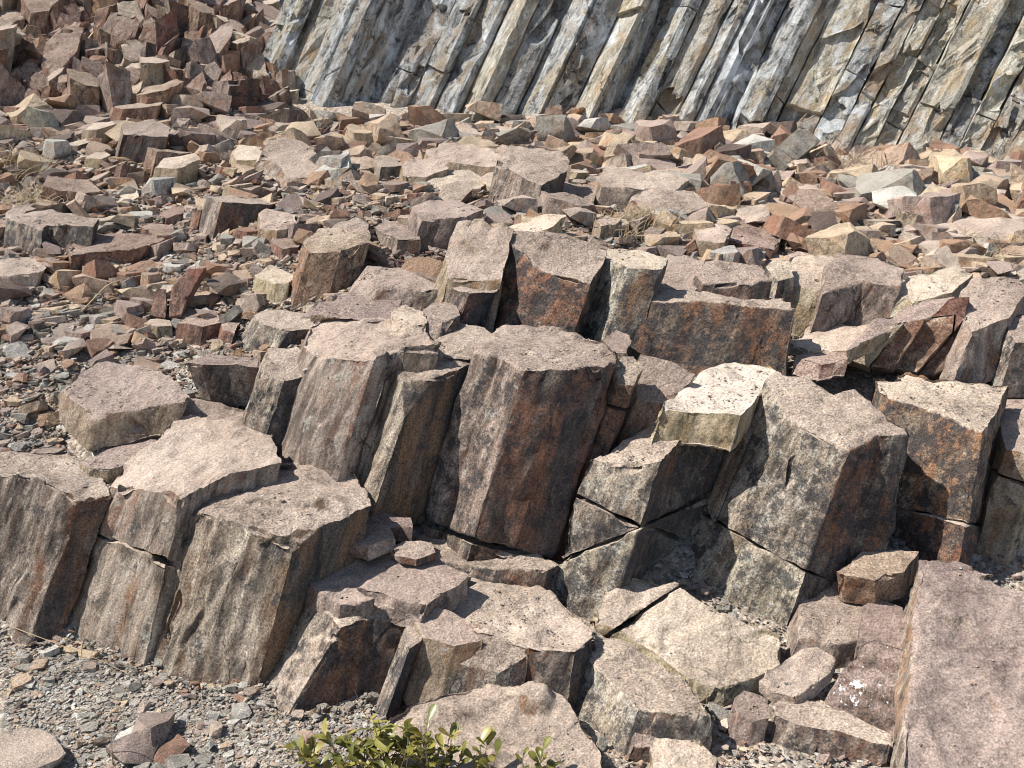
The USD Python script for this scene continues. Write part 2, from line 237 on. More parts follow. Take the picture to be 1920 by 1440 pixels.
def roughen(m, edge, axis, size, amt=1.0, seed=0, terrace=1.0, crisp=1.0):
    m = m.refine_to_length(edge)
    me = m.to_mesh(); v, f = np.array(me.vert_properties[:, :3], float), np.array(me.tri_verts); COUNT[0] += len(f)
    fn = np.cross(v[f[:, 1]] - v[f[:, 0]], v[f[:, 2]] - v[f[:, 0]]); fn /= np.linalg.norm(fn, axis=1, keepdims=True) + 1e-12
    n = np.zeros_like(v)
    for k in range(3): np.add.at(n, f[:, k], fn)
    cnt = np.bincount(f.ravel(), minlength=len(v))[:, None]
    sharp = 1 - np.linalg.norm(n, axis=1, keepdims=True) / np.maximum(cnt, 1)
    n /= np.linalg.norm(n, axis=1, keepdims=True) + 1e-12
    # how near an edge each vertex is, spread over a few neighbours
    s = sharp[:, 0].copy(); e = np.vstack([f[:, [0, 1]], f[:, [1, 2]], f[:, [2, 0]]])
    near = np.minimum(s * 4, 1)
    for _ in range(3):
        m2 = near.copy(); np.maximum.at(m2, e[:, 0], near[e[:, 1]] * 0.72); near = m2
    a = np.asarray(axis) / np.linalg.norm(axis)
    top = np.clip((n @ a - 0.35) / 0.35, 0, 1)
    along = (v @ a)[:, None] * a
    q = v + 17.3 * seed
    st = (v - along * 0.82) + 9.1 * seed                      # streaks along the axis
    w = min(size, 1.2) * amt
    d = (2 - crisp) * 0.085 * w * (meshkit.fbm(q * 1.1 / max(size, .25), 2, seed) - 0.5) + 0.05 * w * (meshkit.fbm(q * 3.1 / max(size, .25), 3, seed + 3) - 0.5) + 0.02 * min(w, .8) * (meshkit.fbm(q * 13, 3, seed + 5) - 0.5)
    d += (1 - top) * 0.035 * min(w, .9) * (meshkit.fbm(st * 7, 3, seed + 7) - 0.5)
    k = 5.0 * meshkit.fbm(q * np.array([1.3, 1.9, 1.0]) / max(size, .3) * 0.9, 4, seed + 11)
    fr = k - np.floor(k); stp = np.floor(k) + np.clip((fr - 0.8) / 0.2, 0, 1)
    d += top * terrace * 0.026 * w * (stp - (stp[top > .5].mean() if (top > .5).any() else 2.5))
    d += crisp * (0.045 * min(w, 1.1)) * facets(v, max(0.16, .28 * min(size, 1.3)), seed, a, 1.8) * (0.55 + 0.45 * top) + (0.020 * min(w, 1.0)) * facets(v, max(0.06, .085 * min(size, 1.3)), seed + 1, a, 1.6)
    d -= near * np.clip(meshkit.fbm(q * 5, 3, seed + 13) - 0.38, 0, 1) * 0.11 * min(w, .8)
    for _ in range(2):                                                            # no combs where thin triangles meet
        acc, num = np.zeros(len(v)), np.zeros(len(v))
        for a_, b_ in ((0, 1), (1, 0)): np.add.at(acc, e[:, a_], d[e[:, b_]]); np.add.at(num, e[:, a_], 1)
        d = 0.45 * d + 0.55 * acc / np.maximum(num, 1)
    v = v + n * d[:, None]
    return v, f
def flat_prism(poly3, vec, low=None):
    """A prism from a ring of 3-D points (counter-clockwise seen from outside) along vec."""
    poly3 = np.asarray(poly3, float); n = len(poly3)
    nrm = -np.asarray(vec) / np.linalg.norm(vec)
    x = np.cross(nrm, [0.3, 0.9, 0.1]); x /= np.linalg.norm(x); y = np.cross(nrm, x)
    p2 = np.stack([poly3 @ x, poly3 @ y], 1)
    if sg.Polygon(p2).exterior.is_ccw is False: poly3, p2 = poly3[::-1], p2[::-1]; low = None if low is None else low[::-1]
    pg = sg.Polygon(p2)
    if not pg.is_valid:
        ch = sg.MultiPoint(p2).convex_hull; idx = [int(np.argmin(np.linalg.norm(p2 - c, axis=1))) for c in np.array(ch.exterior.coords)[:-1]]
        if not ch.exterior.is_ccw: idx = idx[::-1]
        poly3, p2 = poly3[idx], p2[idx]; low = None if low is None else low[idx]; n = len(idx); pg = sg.Polygon(p2)
    # an even, slightly uneven net of points over the cap, so that it can be broken up finely
    jr = np.random.default_rng(n * 977 + int(abs(p2[0, 0]) * 1000) % 7919); ext = np.ptp(p2, axis=0)
    h = max(0.11, math.sqrt(ext[0] * ext[1]) / 8); lowv = poly3 + vec if low is None else np.asarray(low)
    up, dn, q2, corner = [], [], [], []
    for i in range(n):
        j = (i + 1) % n; m_ = max(1, int(round(np.linalg.norm(p2[j] - p2[i]) / h)))
        for k in range(m_):
            t = k / m_; jit = jr.normal(size=3) * (0.05 * h if k else 0)
            up.append(poly3[i] * (1 - t) + poly3[j] * t + jit); dn.append(lowv[i] * (1 - t) + lowv[j] * t + jit)
    nb = len(up)
    g0, g1 = np.meshgrid(np.arange(p2[:, 0].min(), p2[:, 0].max(), h), np.arange(p2[:, 1].min(), p2[:, 1].max(), h))
    cand = np.stack([g0.ravel(), g1.ravel()], 1) + jr.uniform(-.3, .3, (g0.size, 2)) * h
    import shapely
    cand = cand[shapely.contains_xy(pg.buffer(-0.45 * h), cand[:, 0], cand[:, 1])] if not pg.buffer(-0.45 * h).is_empty else cand[:0]
    up, dn = np.array(up), np.array(dn); b2 = np.stack([up @ x, up @ y], 1)
    if len(cand):                                                                 # carry heights of the (nearly flat) cap inwards
        A = np.column_stack([p2, np.ones(n)]); cu, *_ = np.linalg.lstsq(A, poly3 @ nrm, rcond=None); B = np.column_stack([cand, np.ones(len(cand))])
        w_ = 1 / (np.linalg.norm(cand[:, None] - p2[None], axis=2) ** 2 + 1e-6); w_ /= w_.sum(1, keepdims=True)
        res = w_ @ (poly3 @ nrm - A @ cu)
        cup = cand[:, :1] * x + cand[:, 1:] * y + ((B @ cu + res) + jr.normal(size=len(cand)) * .04 * h)[:, None] * nrm
        cdn = cup + w_ @ (lowv - poly3)
        up, dn, b2 = np.vstack([up, cup]), np.vstack([dn, cdn]), np.vstack([b2, cand])
    from scipy.spatial import Delaunay
    tri = Delaunay(b2).simplices; ring2 = sg.Polygon(b2[:nb]).buffer(0)
    cen = b2[tri].mean(1); tri = tri[shapely.contains_xy(ring2, cen[:, 0], cen[:, 1])]
    cr = (b2[tri[:, 1], 0] - b2[tri[:, 0], 0]) * (b2[tri[:, 2], 1] - b2[tri[:, 0], 1]) - (b2[tri[:, 1], 1] - b2[tri[:, 0], 1]) * (b2[tri[:, 2], 0] - b2[tri[:, 0], 0])
    tri[cr < 0] = tri[cr < 0][:, ::-1]; tri = tri[np.abs(cr) > 1e-9]
    ed = np.vstack([tri[:, [0, 1]], tri[:, [1, 2]], tri[:, [2, 0]]]); key = {tuple(q) for q in ed.tolist()}
    bd = [q for q in ed.tolist() if (q[1], q[0]) not in key]; N = len(up)
    f = list(tri) + list(tri[:, ::-1] + N)
    for a_, b_ in bd: f += [[a_, a_ + N, b_], [b_, a_ + N, b_ + N]]
    mm = manifold(np.vstack([up, dn]), f)
    return mm if not mm.is_empty() and mm.volume() > 0 else mf.Manifold.hull_points(np.vstack([poly3, lowv]))
def chip(m, ring, vec, r, count, size, down=True):
    cuts = []
    ring = np.asarray(ring); n = len(ring); c = ring.mean(0); a = -np.asarray(vec) / np.linalg.norm(vec); L = np.linalg.norm(vec)
    for _ in range(count):
        i = r.integers(n); p0, p1 = ring[i], ring[(i + 1) % n]; t = r.random()
        ed = (p1 - p0) / (np.linalg.norm(p1 - p0) + 1e-9); out = np.cross(ed, a)
        if out @ (p0 + p1 - 2 * c) < 0: out = -out
        if r.random() < 0.62 or not down: at = p0 + t * (p1 - p0); long = ed
        else: at = p0 - a * L * r.random() * 0.75; long = a                        # on an upright edge
        s = size * (0.35 + 1.1 * r.random() ** 2)
        other = np.cross(long, out); other /= np.linalg.norm(other) + 1e-9
        q = r.normal(size=(11, 3)); q /= np.linalg.norm(q, axis=1, keepdims=True)
        q *= np.array([0.17, 0.055, 0.07]) * s * (0.6 + 0.9 * r.random(3))
        cuts.append(hull(at + out * 0.022 * s + q @ np.stack([long, out, other])))
    return m - mf.Manifold.batch_boolean(cuts, mf.OpType.Add) if cuts else m
def cut_planes(m, cuts, D, gap=0.012):
    """Splits along cracks; each crack is a line on the face (two pixels) and runs into the rock."""
    pieces = [m]
    for (x0, y0), (x1, y1) in cuts:
        a, b = P(x0, y0, D), P(x1, y1, D); into = ray((x0 + x1) / 2, (y0 + y1) / 2) + np.array([0.05, 0, 0.06])
        nn = np.cross(b - a, into); nn /= np.linalg.norm(nn); o = float(nn @ a); new = []
        for p in pieces:
            u, w = p.trim_by_plane(tuple(nn), o + gap), p.trim_by_plane(tuple(-nn), -o + gap)
            new += [x for x in (u, w) if not x.is_empty() and x.volume() > 0.002] or [p]
        pieces = new
    return pieces

LAND, TOPS = [], []
def column(name, label, cat, mat, poly, anchor, D, foot, Df=None, slope=(0.0, 0.05), deep=1.3, cuts=(), chips=10, group=None, amt=1.0, terrace=1.0, parts='segment', far=4.5, land=None, steep=None, snap=False, flare=None, bevels=(), grow=1.05, depths={}):
    """One joint-bounded rock column: its top outline, one top corner (anchor) at depth D, and where the edge below that corner ends (foot)."""
    Df = D - 0.12 if Df is None else Df
    if snap:                                                                      # the foot stands on the ground
        g = ground_depth(*foot)
        if g: D, Df = g + (D - Df) * 0.5 + 0.05, g + 0.05
    p0, p1 = P(*anchor, D), P(*foot, Df)
    nrm = np.array([-slope[0], -slope[1], 1.0]) if steep is None else np.asarray(steep, float)
    nrm /= np.linalg.norm(nrm)
    ring = []
    for q in poly:
        r = ray(*q); den = nrm @ r
        t = (nrm @ (p0 - EYE)) / den if den < -1e-3 else 1e9
        y = np.clip(r[1] * t, D - 2.5, D + far)
        ring.append(EYE + r * (y / r[1]))
    for k_, d_ in depths.items(): ring[k_] = P(*poly[k_], d_)
    ring = np.array(ring)
    if steep is None: c0 = ring.mean(0); ring = c0 + (ring - c0) * grow
    vec = (p1 - p0) * deep
    seed = abs(hash_of(label)) % 9973; r = np.random.default_rng(seed)
    low = None
    if flare is None and name == 'rock_column' and not snap and steep is None: flare = (1.14, 1.08)
    if flare is not None: low = p0 + vec + (ring - p0) * np.array([flare[0], flare[1], 1.0])
    m = flat_prism(ring, vec, low)
    nr = len(ring)
    for i, fa, fb, dn in bevels:                                                  # a corner broken away along a slanting plane
        a, b, c = ring[i] + fa * (ring[(i + 1) % nr] - ring[i]), ring[i] + fb * (ring[i - 1] - ring[i]), ring[i] + vec / np.linalg.norm(vec) * dn
        nn = np.cross(b - a, c - a); nn /= np.linalg.norm(nn)
        if nn @ (ring[i] - a) > 0: nn = -nn
        m = m.trim_by_plane(tuple(nn), float(nn @ a))
    size = math.sqrt(max(sg.Polygon(ring[:, :2]).convex_hull.area, 0.01)) if steep is None else float(np.ptp(ring, axis=0).max()) * 0.6
    m = chip(m, ring, vec, r, chips, min(1.6, 0.55 + 0.65 * size))
    pieces = cut_planes(m, cuts, D) if cuts else [m]
    edge = max(0.018, 0.0032 * D)
    ms = [roughen(x, edge, -vec if steep is None else nrm, size, amt, seed, terrace) for x in pieces]
    for v, f in ms: TOPS.append(v)
    if len(ms) == 1:
        o = obj(name, ms[0], mat, smooth=42)
    else:
        o = xform(name)
        for k, x in enumerate(ms): obj(parts, x, mat, str(o.GetPath()), smooth=42)
    tag(o, label, cat, group)
    LAND.append((np.mean([q[0] for q in poly]), np.mean([q[1] for q in poly]), land or label))
    return o
def hash_of(s):
    h = 7
    for ch in s: h = (h * 131 + ord(ch)) & 0x7FFFFFFF
    return h

# ------------------------------------------------------------------ the terrain mesh and the cliff
def make_ground():
    def spaced(edges):
        out = []
        for a, b, st in edges: out.append(np.arange(a, b, st))
        return np.unique(np.concatenate(out + [[edges[-1][1]]]))
    xs = spaced([(-90, -16, 5), (-16, -8, .4), (-8, 8, .06), (8, 18, .4), (18, 90, 6)])
    ys = spaced([(-80, 2, 6), (2, 6, .3), (6, 14, .045), (14, 24, .07), (24, 34, .5), (34, 120, 6)])
    X, Y = np.meshgrid(xs, ys); Z = ground(X, Y)
    v = np.stack([X, Y, Z], -1).reshape(-1, 3); nx = len(xs)
    i, j = np.meshgrid(np.arange(len(ys) - 1), np.arange(nx - 1), indexing='ij'); k = (i * nx + j).ravel()
    f = np.vstack([np.stack([k, k + 1, k + nx + 1], 1), np.stack([k, k + nx + 1, k + nx], 1)])
    tag(obj('rubble_slope', (v, f), 'gravel', smooth=True), 'grey stony ground climbing from the foreground to the cliff', None, None, 'structure')
make_ground()

CL0, CL1 = np.array([-3.75, 20.9]), np.array([8.4, 17.5])
CDIR = (CL1 - CL0) / np.linalg.norm(CL1 - CL0); CNRM = np.array([CDIR[1], -CDIR[0]])      # CNRM points towards the viewer
CAX = np.array([0.43, 0.16, 0.89]); CAX /= np.linalg.norm(CAX)
cliff = xform('cliff'); tag(cliff, 'grey cliff of leaning rock columns rising behind the rubble', None, None, 'structure')
def cliff_column(px0, px1, pl, pm, pr, mat, z_top=15.0, seed=0, bend=0.55, ragged=0):
    def s_of(px):                                                                 # where the base line crosses the pixel column, for the row y = 100
        for _ in range(1):
            best = None
            for s in np.arange(-8, 26, 0.02):
                b = np.array([*(CL0 + CDIR * s), 4.0]); t = 1.4; p = b + CAX * t
                q = project(p)[0]
                if best is None or abs(q[0] - px) < best[0]: best = (abs(q[0] - px), s)
            return best[1]
    s0, s1 = s_of(px0), s_of(px1) - 0.012
    def at(s, out): return np.array([*(CL0 + CDIR * s + CNRM * out), 2.6])
    w = s1 - s0
    ring = np.array([at(s0, -1.6), at(s0, pl), at(s0 + bend * w, pm), at(s1, pr), at(s1, -1.6)]) + CAX * (z_top - 2.6) / CAX[2]
    vec = -CAX * (z_top - 2.2) / CAX[2]
    m = flat_prism(ring, vec); r = np.random.default_rng(seed)
    cuts = []
    a = CAX; n3 = np.array([*CNRM, 0])
    for _ in range(int(12 + ragged * 20)):                                         # spalled hollows and missing pieces on the face
        s = s0 + w * r.random(); z = 3.2 + 5.5 * r.random(); c = at(s, max(pl, pm, pr) * r.random() + 0.03) + CAX * (z - 2.6) / CAX[2]
        q = r.normal(size=(12, 3)); q /= np.linalg.norm(q, axis=1, keepdims=True)
        sc = 0.5 + r.random() ** 2 * 1.2
        cuts.append(hull(c + (q * np.array([0.16 + .25 * ragged, 0.10, 0.42]) * sc) @ np.stack([[*CDIR, 0], n3, a])))
    m = m - mf.Manifold.batch_boolean(cuts, mf.OpType.Add)
    m = m.trim_by_plane((0, 0, -1), -9.5)
    # cross joints: the column is broken into lengths, some of them set back or knocked off
    hs, h = [], 3.2 + r.random()
    while h < 8.6: hs.append(h); h += r.uniform(.9, 4.0) * (0.8 if ragged > .3 else 1.5)
    left = m
    for h in hs + [None]:
        if h is None: piece = left
        else:
            jn = CAX + r.normal(size=3) * .22; jn /= np.linalg.norm(jn); o = float(jn @ at(s0, 0) + (h - 2.6) / CAX[2])
            piece, left = left.trim_by_plane(tuple(-jn), -o + .003), left.trim_by_plane(tuple(jn), o + .003)
        if piece.is_empty(): continue
        sh = r.normal() * (.015 + .05 * ragged)
        if r.random() < .25 * (ragged + .2): sh -= .16
        piece = piece.translate(tuple(np.array([*CNRM, 0]) * sh))
        v, f = roughen(piece, 0.085, CAX, 0.9, 0.75, seed + len(piece.to_mesh().tri_verts), 0.2, 1.5)
        obj('rock_column', (v, f), mat, '/World/cliff', smooth=14)
edges_ = [  # pixel at row 100, protrusion left / middle / right, raggedness
    (440, .1, .3, .1, .2), (500, .12, .36, .3, .5), (548, .2, .6, .6, .2), (640, -.1, -.05, 0, .3), (700, .08, .2, .1, .5), (760, .1, .25, .16, .3), (812, .08, .3, .22, .5), (868, .2, .45, .42, .2), (925, .08, .2, .2, .3), (972, .18, .5, .46, .2),
    (1030, .05, .15, .15, .4), (1075, .2, .55, .53, .1), (1132, -.1, -.05, 0, .2), (1168, .1, .35, .3, .1), (1226, .1, .25, .2, .2), (1280, .18, .42, .4, .1), (1350, -.02, 0, .04, .4), (1385, .1, .3, .28, .3), (1446, -.02, .0, .05, .3),
    (1472, .1, .28, .2, .4), (1552, .1, .24, .14, .5), (1640, .04, .2, .1, .7), (1725, .1, .26, .2, .4), (1800, .06, .2, .1, .6), (1890, .1, .24, .2, .3), (1990, .1, .2, .1, 0), (2090, .1, .3, .1, 0), (2200, .1, .3, .1, 0)]
fine_ = []
for k in range(len(edges_) - 1):
    (p0, l0, m0, r0, g0), p1 = edges_[k], edges_[k + 1][0]
    drop = edges_[k + 1][2] < .06
    r0 = m0 - (.0 if drop else .03)                                               # a bold step to the right only at the dark clefts
    if not drop and k and edges_[k - 1][2] > .06: l0 = max(l0, edges_[k - 1][2] - .16)
    if p1 - p0 < 62 or k % 3 == 1: fine_.append((p0, l0, m0, r0, g0)); continue
    pm_ = p0 + (p1 - p0) * random.uniform(.38, .62)
    fine_ += [(p0, l0, (l0 + m0) / 2 + .02, l0 * .3 + m0 * .7, g0), (pm_, l0 * .3 + m0 * .7 - .02, m0, r0, g0)]
edges_ = fine_ + edges_[-1:]
for k in range(len(edges_) - 1):
    a, b = edges_[k], edges_[k + 1]
    mat = 'cliff_tan' if (a[0] > 1440 and k % 5 != 2) or a[0] in (500, 868, 1075, 1226) else 'cliff_grey'
    k_ = 0.6 if a[0] > 1470 else 1.0; cliff_column(a[0], b[0], a[1] * k_, a[2] * k_, a[3] * k_ * 0.8, mat, seed=400 + k, ragged=a[4], bend=0.62 + 0.28 * random.random())
# the jutting block near the top right of the cliff
column('rock_block', 'square overhanging block jutting from the upper right of the cliff', 'rock', 'cliff_tan', [(1750, 8), (1760, -20), (1815, -22), (1812, 4), (1770, 12)], (1770, 12), 17.9, (1768, 30), 17.9, deep=1.0, chips=2, far=1.6, amt=0.5)

# ------------------------------------------------------------------ the big columns, front to back
G1 = None
column('rock_column', 'grey-brown column at the left edge of the front row, with a black right face', 'rock column', 'column_grey',
       [(-160, 905), (0, 888), (75, 900), (145, 938), (205, 928), (185, 885), (125, 842), (40, 848), (-120, 850)], (145, 938), 8.3, (47, 1205), 8.2, (0, .1), depths={0: 8.65, 1: 8.58, 2: 8.5}, land='the column at the left edge')
column('rock_column', 'wide grey column with a cream top, second from the left in the front row', 'rock column', 'column_pale_top',
       [(207, 905), (232, 873), (300, 817), (327, 780), (360, 778), (433, 790), (500, 817), (519, 867), (477, 876), (410, 896), (340, 930), (318, 920)], (325, 924), 8.0, (254, 1240), 7.88, (0, .14),
       cuts=[((100, 985), (420, 1085))], depths={0: 8.5, 1: 8.75, 2: 9.0}, land='the cream-topped column')
column('rock_column', 'broad dark brown column with a splintered layered top in the front row', 'rock column', 'column_brown',
       [(342, 932), (395, 902), (478, 880), (521, 869), (600, 872), (662, 890), (692, 945), (645, 968), (555, 1003), (462, 985), (385, 962)], (462, 985), 7.75, (372, 1290), 7.6, (0, .08), chips=24, terrace=2.4, bevels=[(9, .97, .6, .42), (8, .35, .5, .12)], land='the splintered brown column')
column('rock_slab', 'thick mauve capping slab with a dark scooped notch in its front edge', 'rock slab', 'column_mauve',
       [(545, 1046), (600, 1018), (640, 998), (720, 1004), (800, 1038), (873, 1076), (790, 1131), (742, 1122), (715, 1112), (690, 1124), (640, 1130), (588, 1098)], (640, 1130), 7.42, (632, 1178), 7.40, (0, .06), deep=1.0, land='the capping slab')
column('rock_column', 'squat column under the capping slab with one lichen face and one black and rust face', 'rock column', 'column_rust',
       [(533, 1078), (572, 1052), (700, 1020), (872, 1082), (786, 1148), (700, 1158), (640, 1172)], (640, 1174), 7.32, (540, 1342), 7.15, (0, .03), chips=14, land='the squat column')
column('rock_column', 'low column with a warm tan tabletop and black front face in the foreground', 'rock column', 'column_tabletop',
       [(807, 1150), (793, 1137), (853, 1093), (880, 1083), (940, 1090), (1010, 1093), (1040, 1120), (1103, 1163), (1112, 1190), (1073, 1218), (990, 1211), (943, 1200), (900, 1190), (860, 1172)], (990, 1212), 7.2, (968, 1305), 7.15, (0, .05), chips=10, land='the tabletop column')
column('rock_block', 'tan wedge under the left end of the warm tan tabletop', 'rock', 'column_tan',
       [(775, 1155), (815, 1140), (870, 1160), (905, 1198), (850, 1210), (795, 1195)], (850, 1210), 7.2, (825, 1310), 7.1, (0, .4), chips=6)
column('rock_block', 'cracked grey wedge left of the black face in the foreground', 'rock', 'column_lichen',
       [(850, 1200), (880, 1180), (950, 1200), (990, 1225), (930, 1262), (855, 1240)], (930, 1262), 7.1, (915, 1340), 7.0, (0.1, .9), chips=9)
column('rock_column', 'leaning lichen sliver right of the squat column', 'rock column', 'column_lichen',
       [(758, 1180), (775, 1160), (792, 1170), (790, 1200), (768, 1215)], (775, 1205), 7.22, (728, 1340), 7.1, (0, .2), chips=5)
column('rock_slab', 'rounded mauve slab half buried in the gravel at the bottom centre', 'rock slab', 'column_mauve',
       [(670, 1440), (735, 1335), (800, 1310), (920, 1287), (1040, 1303), (1080, 1340), (1115, 1400), (1122, 1462), (655, 1462)], (900, 1400), 6.45, (890, 1460), 6.42, (0, .10), terrace=2.2, cuts=[((822, 1366), (910, 1379)), ((910, 1379), (1000, 1340))][:0], land='the half-buried slab')
column('rock_column', 'broad column sloping down to the right with a rust and lichen front in the foreground', 'rock column', 'column_lichen',
       [(1074, 1221), (1115, 1187), (1165, 1205), (1275, 1265), (1337, 1337), (1265, 1334), (1196, 1326), (1140, 1268)], (1196, 1326), 6.75, (1150, 1470), 6.6, (0, .1), chips=8, land='the sloping foreground column')
column('rock_block', 'dark lower corner of the sloping foreground column', 'rock', 'column_brown',
       [(1200, 1335), (1262, 1338), (1335, 1342), (1345, 1372), (1270, 1400), (1190, 1398)], (1262, 1395), 6.6, (1235, 1460), 6.55, (0, .5), chips=7)
column('rock_slab', 'pale cream kite-shaped slab tilted towards the viewer', 'rock slab', 'slab_tan',
       [(1138, 1105), (1190, 1083), (1270, 1100), (1340, 1150), (1458, 1187), (1461, 1240), (1400, 1268), (1345, 1285), (1300, 1275), (1172, 1182), (1125, 1166)], (1300, 1275), 7.22, (1298, 1310), 7.2, (-.02, .36), deep=1.4, cuts=[((1175, 1170), (1270, 1105))], chips=9, land='the kite-shaped slab')
column('rock_column', 'ledge of speckled stone under the foot of the tall centre column', 'rock column', 'column_rust',
       [(745, 1010), (790, 985), (880, 1005), (1000, 1035), (1040, 1058), (1020, 1070), (930, 1064), (828, 1048)], (930, 1064), 8.22, (912, 1100), 8.18, (0, .05), chips=8)
# the middle row
column('rock_column', 'low grey column at the left end of the middle row beside the dark boulder', 'rock column', 'column_lichen',
       [(496, 672), (503, 654), (560, 650), (572, 668), (566, 705), (532, 712), (492, 695)], (530, 712), 9.2, (500, 805), 9.15, (0, .3), deep=2.0, land='the low grey column')
column('rock_column', 'grey-green column with a wide cream flat top in the middle row', 'rock column', 'column_pale_top',
       [(573, 645), (583, 612), (650, 575), (700, 573), (740, 598), (790, 622), (822, 641), (745, 654), (702, 668), (640, 668), (592, 662)], (640, 669), 8.95, (575, 862), 8.85, (0, .1), cuts=[((530, 770), (680, 800))][:0], chips=8, depths={0: 9.55, 10: 9.25, 6: 9.0, 7: 8.95, 8: 8.8}, land='the cream-flat column')
column('rock_column', 'narrow upright tan sliver in the middle row', 'rock column', 'column_grey',
       [(704, 668), (716, 656), (742, 652), (748, 668), (728, 688), (708, 682)], (726, 688), 8.84, (655, 905), 8.72, (0, .1), chips=4, grow=1.25, land='the tan sliver')
column('rock_column', 'column with a broken mauve shoulder and dark brown right face left of the tall centre column', 'rock column', 'column_brown',
       [(742, 664), (752, 645), (800, 641), (855, 650), (886, 677), (835, 700), (778, 725), (752, 700)], (776, 722), 8.7, (699, 955), 8.55, (-.05, .3), chips=16, grow=1.13, bevels=[(6, .6, .6, .26), (5, .4, .5, .1)], land='the broken-shouldered column')
column('rock_column', 'tall broad centre column with a pink flat top, grey left face and dark rust right face', 'rock column', 'column_rust',
       [(888, 664), (897, 648), (940, 622), (973, 614), (1040, 616), (1107, 632), (1168, 659), (1152, 681), (1107, 686), (1070, 690), (985, 692), (935, 672)], (985, 692), 8.5, (878, 1040), 8.33, (0, .02), deep=1.15, cuts=[((780, 980), (1010, 1045))], chips=18, bevels=[(6, .3, .2, .1), (7, .4, .5, .2)], grow=1.02, flare=(1.0, 1.0), land='the tall centre column')
column('rock_column', 'narrow broken column squeezed right of the tall centre column', 'rock column', 'column_rust',
       [(1152, 690), (1168, 668), (1192, 668), (1205, 690), (1188, 722), (1160, 718)], (1176, 722), 8.72, (1052, 1050), 8.6, (0, .5), cuts=[((1120, 755), (1190, 775)), ((1040, 905), (1130, 920))], chips=7)
column('rock_column', 'recessed smooth mauve column in the middle row', 'rock column', 'column_mauve',
       [(1190, 690), (1202, 666), (1256, 680), (1302, 700), (1262, 760), (1195, 748)], (1222, 752), 8.95, (1168, 880), 8.9, (0, .9), deep=2.2, chips=6)
column('rock_column', 'lichen-covered column with a black right face below the bright cream plate', 'rock column', 'column_lichen',
       [(1112, 856), (1148, 848), (1232, 790), (1300, 775), (1388, 783), (1335, 800), (1285, 818), (1240, 862), (1168, 868)], (1238, 864), 8.2, (1158, 1120), 8.02, (-.02, .12), cuts=[((1020, 905), (1230, 1000)), ((1200, 990), (1340, 930))], chips=8, deep=1.3, depths={0: 8.48, 1: 8.6, 8: 8.33}, land='the black-sided column')
column('rock_block', 'bright cream-white topped block with a tan front, right of the tall centre column', 'rock', 'column_cream',
       [(1240, 765), (1292, 712), (1330, 690), (1376, 680), (1440, 687), (1462, 700), (1432, 732), (1388, 776), (1312, 768)], (1312, 769), 8.6, (1302, 806), 8.57, (0, .12), deep=1.9, chips=7, land='the bright cream plate')
column('rock_column', 'big speckled column tilting left with a sloping top and deep black right face', 'rock column', 'column_lichen',
       [(1442, 712), (1460, 699), (1507, 707), (1563, 742), (1600, 732), (1632, 757), (1697, 814), (1640, 818), (1588, 848), (1510, 802), (1478, 780)], (1588, 848), 8.2, (1468, 1180), 7.95, (0, .42), deep=1.08, flare=(1.55, 1.1), cuts=[((1300, 965), (1520, 1070))], chips=9, land='the big speckled column')
column('rock_column', 'column with a cream top and an orange and black front behind the big speckled column', 'rock column', 'column_orange',
       [(1640, 706), (1700, 697), (1780, 712), (1886, 722), (1866, 770), (1838, 806), (1742, 768), (1672, 748)], (1744, 768), 8.85, (1690, 1035), 8.65, (0, .1), cuts=[((1690, 950), (1850, 985))], chips=8, land='the orange-fronted column')
column('rock_column', 'tan broken column at the right edge of the middle row', 'rock column', 'column_tan',
       [(1868, 778), (1890, 742), (1960, 728), (2010, 790), (1940, 850), (1888, 840)], (1896, 842), 8.75, (1850, 1000), 8.6, (0, .2), cuts=[((1850, 880), (1925, 905))], chips=10)
column('rock_column', 'thin splintered dark sliver between the bright cream plate and the big speckled column', 'rock column', 'column_brown',
       [(1385, 800), (1392, 768), (1425, 745), (1440, 760), (1420, 800), (1400, 830)], (1404, 828), 8.75, (1345, 980), 8.65, (0, .6), chips=10, deep=1.0)
# right foreground
column('rock_slab', 'huge mauve slab sloping out of the bottom right corner', 'rock slab', 'slab_big',
       [(1722, 1047), (1790, 1050), (1920, 1092), (2080, 1130), (2120, 1560), (1680, 1560), (1706, 1300)], (1706, 1300), 6.72, (1678, 1400), 6.6, (.02, .35), chips=26, terrace=2.4, amt=0.9, grow=1.0, land='the huge mauve slab')
column('rock_column', 'pink sloping column top with a greenish left face in the right foreground', 'rock column', 'column_mauve',
       [(1500, 1115), (1521, 1086), (1570, 1081), (1617, 1140), (1612, 1195), (1568, 1206), (1500, 1196)], (1568, 1206), 7.6, (1540, 1290), 7.5, (0, .4), chips=5)
column('rock_column', 'pink square column top between the greenish column and the huge mauve slab', 'rock column', 'column_mauve',
       [(1618, 1140), (1645, 1120), (1690, 1140), (1708, 1207), (1665, 1215), (1614, 1194)], (1665, 1213), 7.5, (1655, 1300), 7.4, (0, .4), chips=4)
column('rock_block', 'brown cube-like block with white paint smears in the right foreground', 'rock', 'column_painted',
       [(1542, 1322), (1614, 1208), (1640, 1198), (1718, 1224), (1716, 1236), (1674, 1388), (1600, 1362)], (1600, 1362), 6.95, (1602, 1400), 7.1, steep=(-0.12, -0.74, 0.66), deep=4.0, chips=5, terrace=0.4, land='the paint-smeared block')
column('rock_block', 'orange-topped block with a dark right face at the bottom right', 'rock', 'column_rust',
       [(1455, 1340), (1462, 1318), (1540, 1312), (1663, 1375), (1663, 1396), (1538, 1366), (1495, 1358)], (1538, 1366), 6.72, (1520, 1480), 6.6, (0, .1), chips=6, land='the orange-topped block')
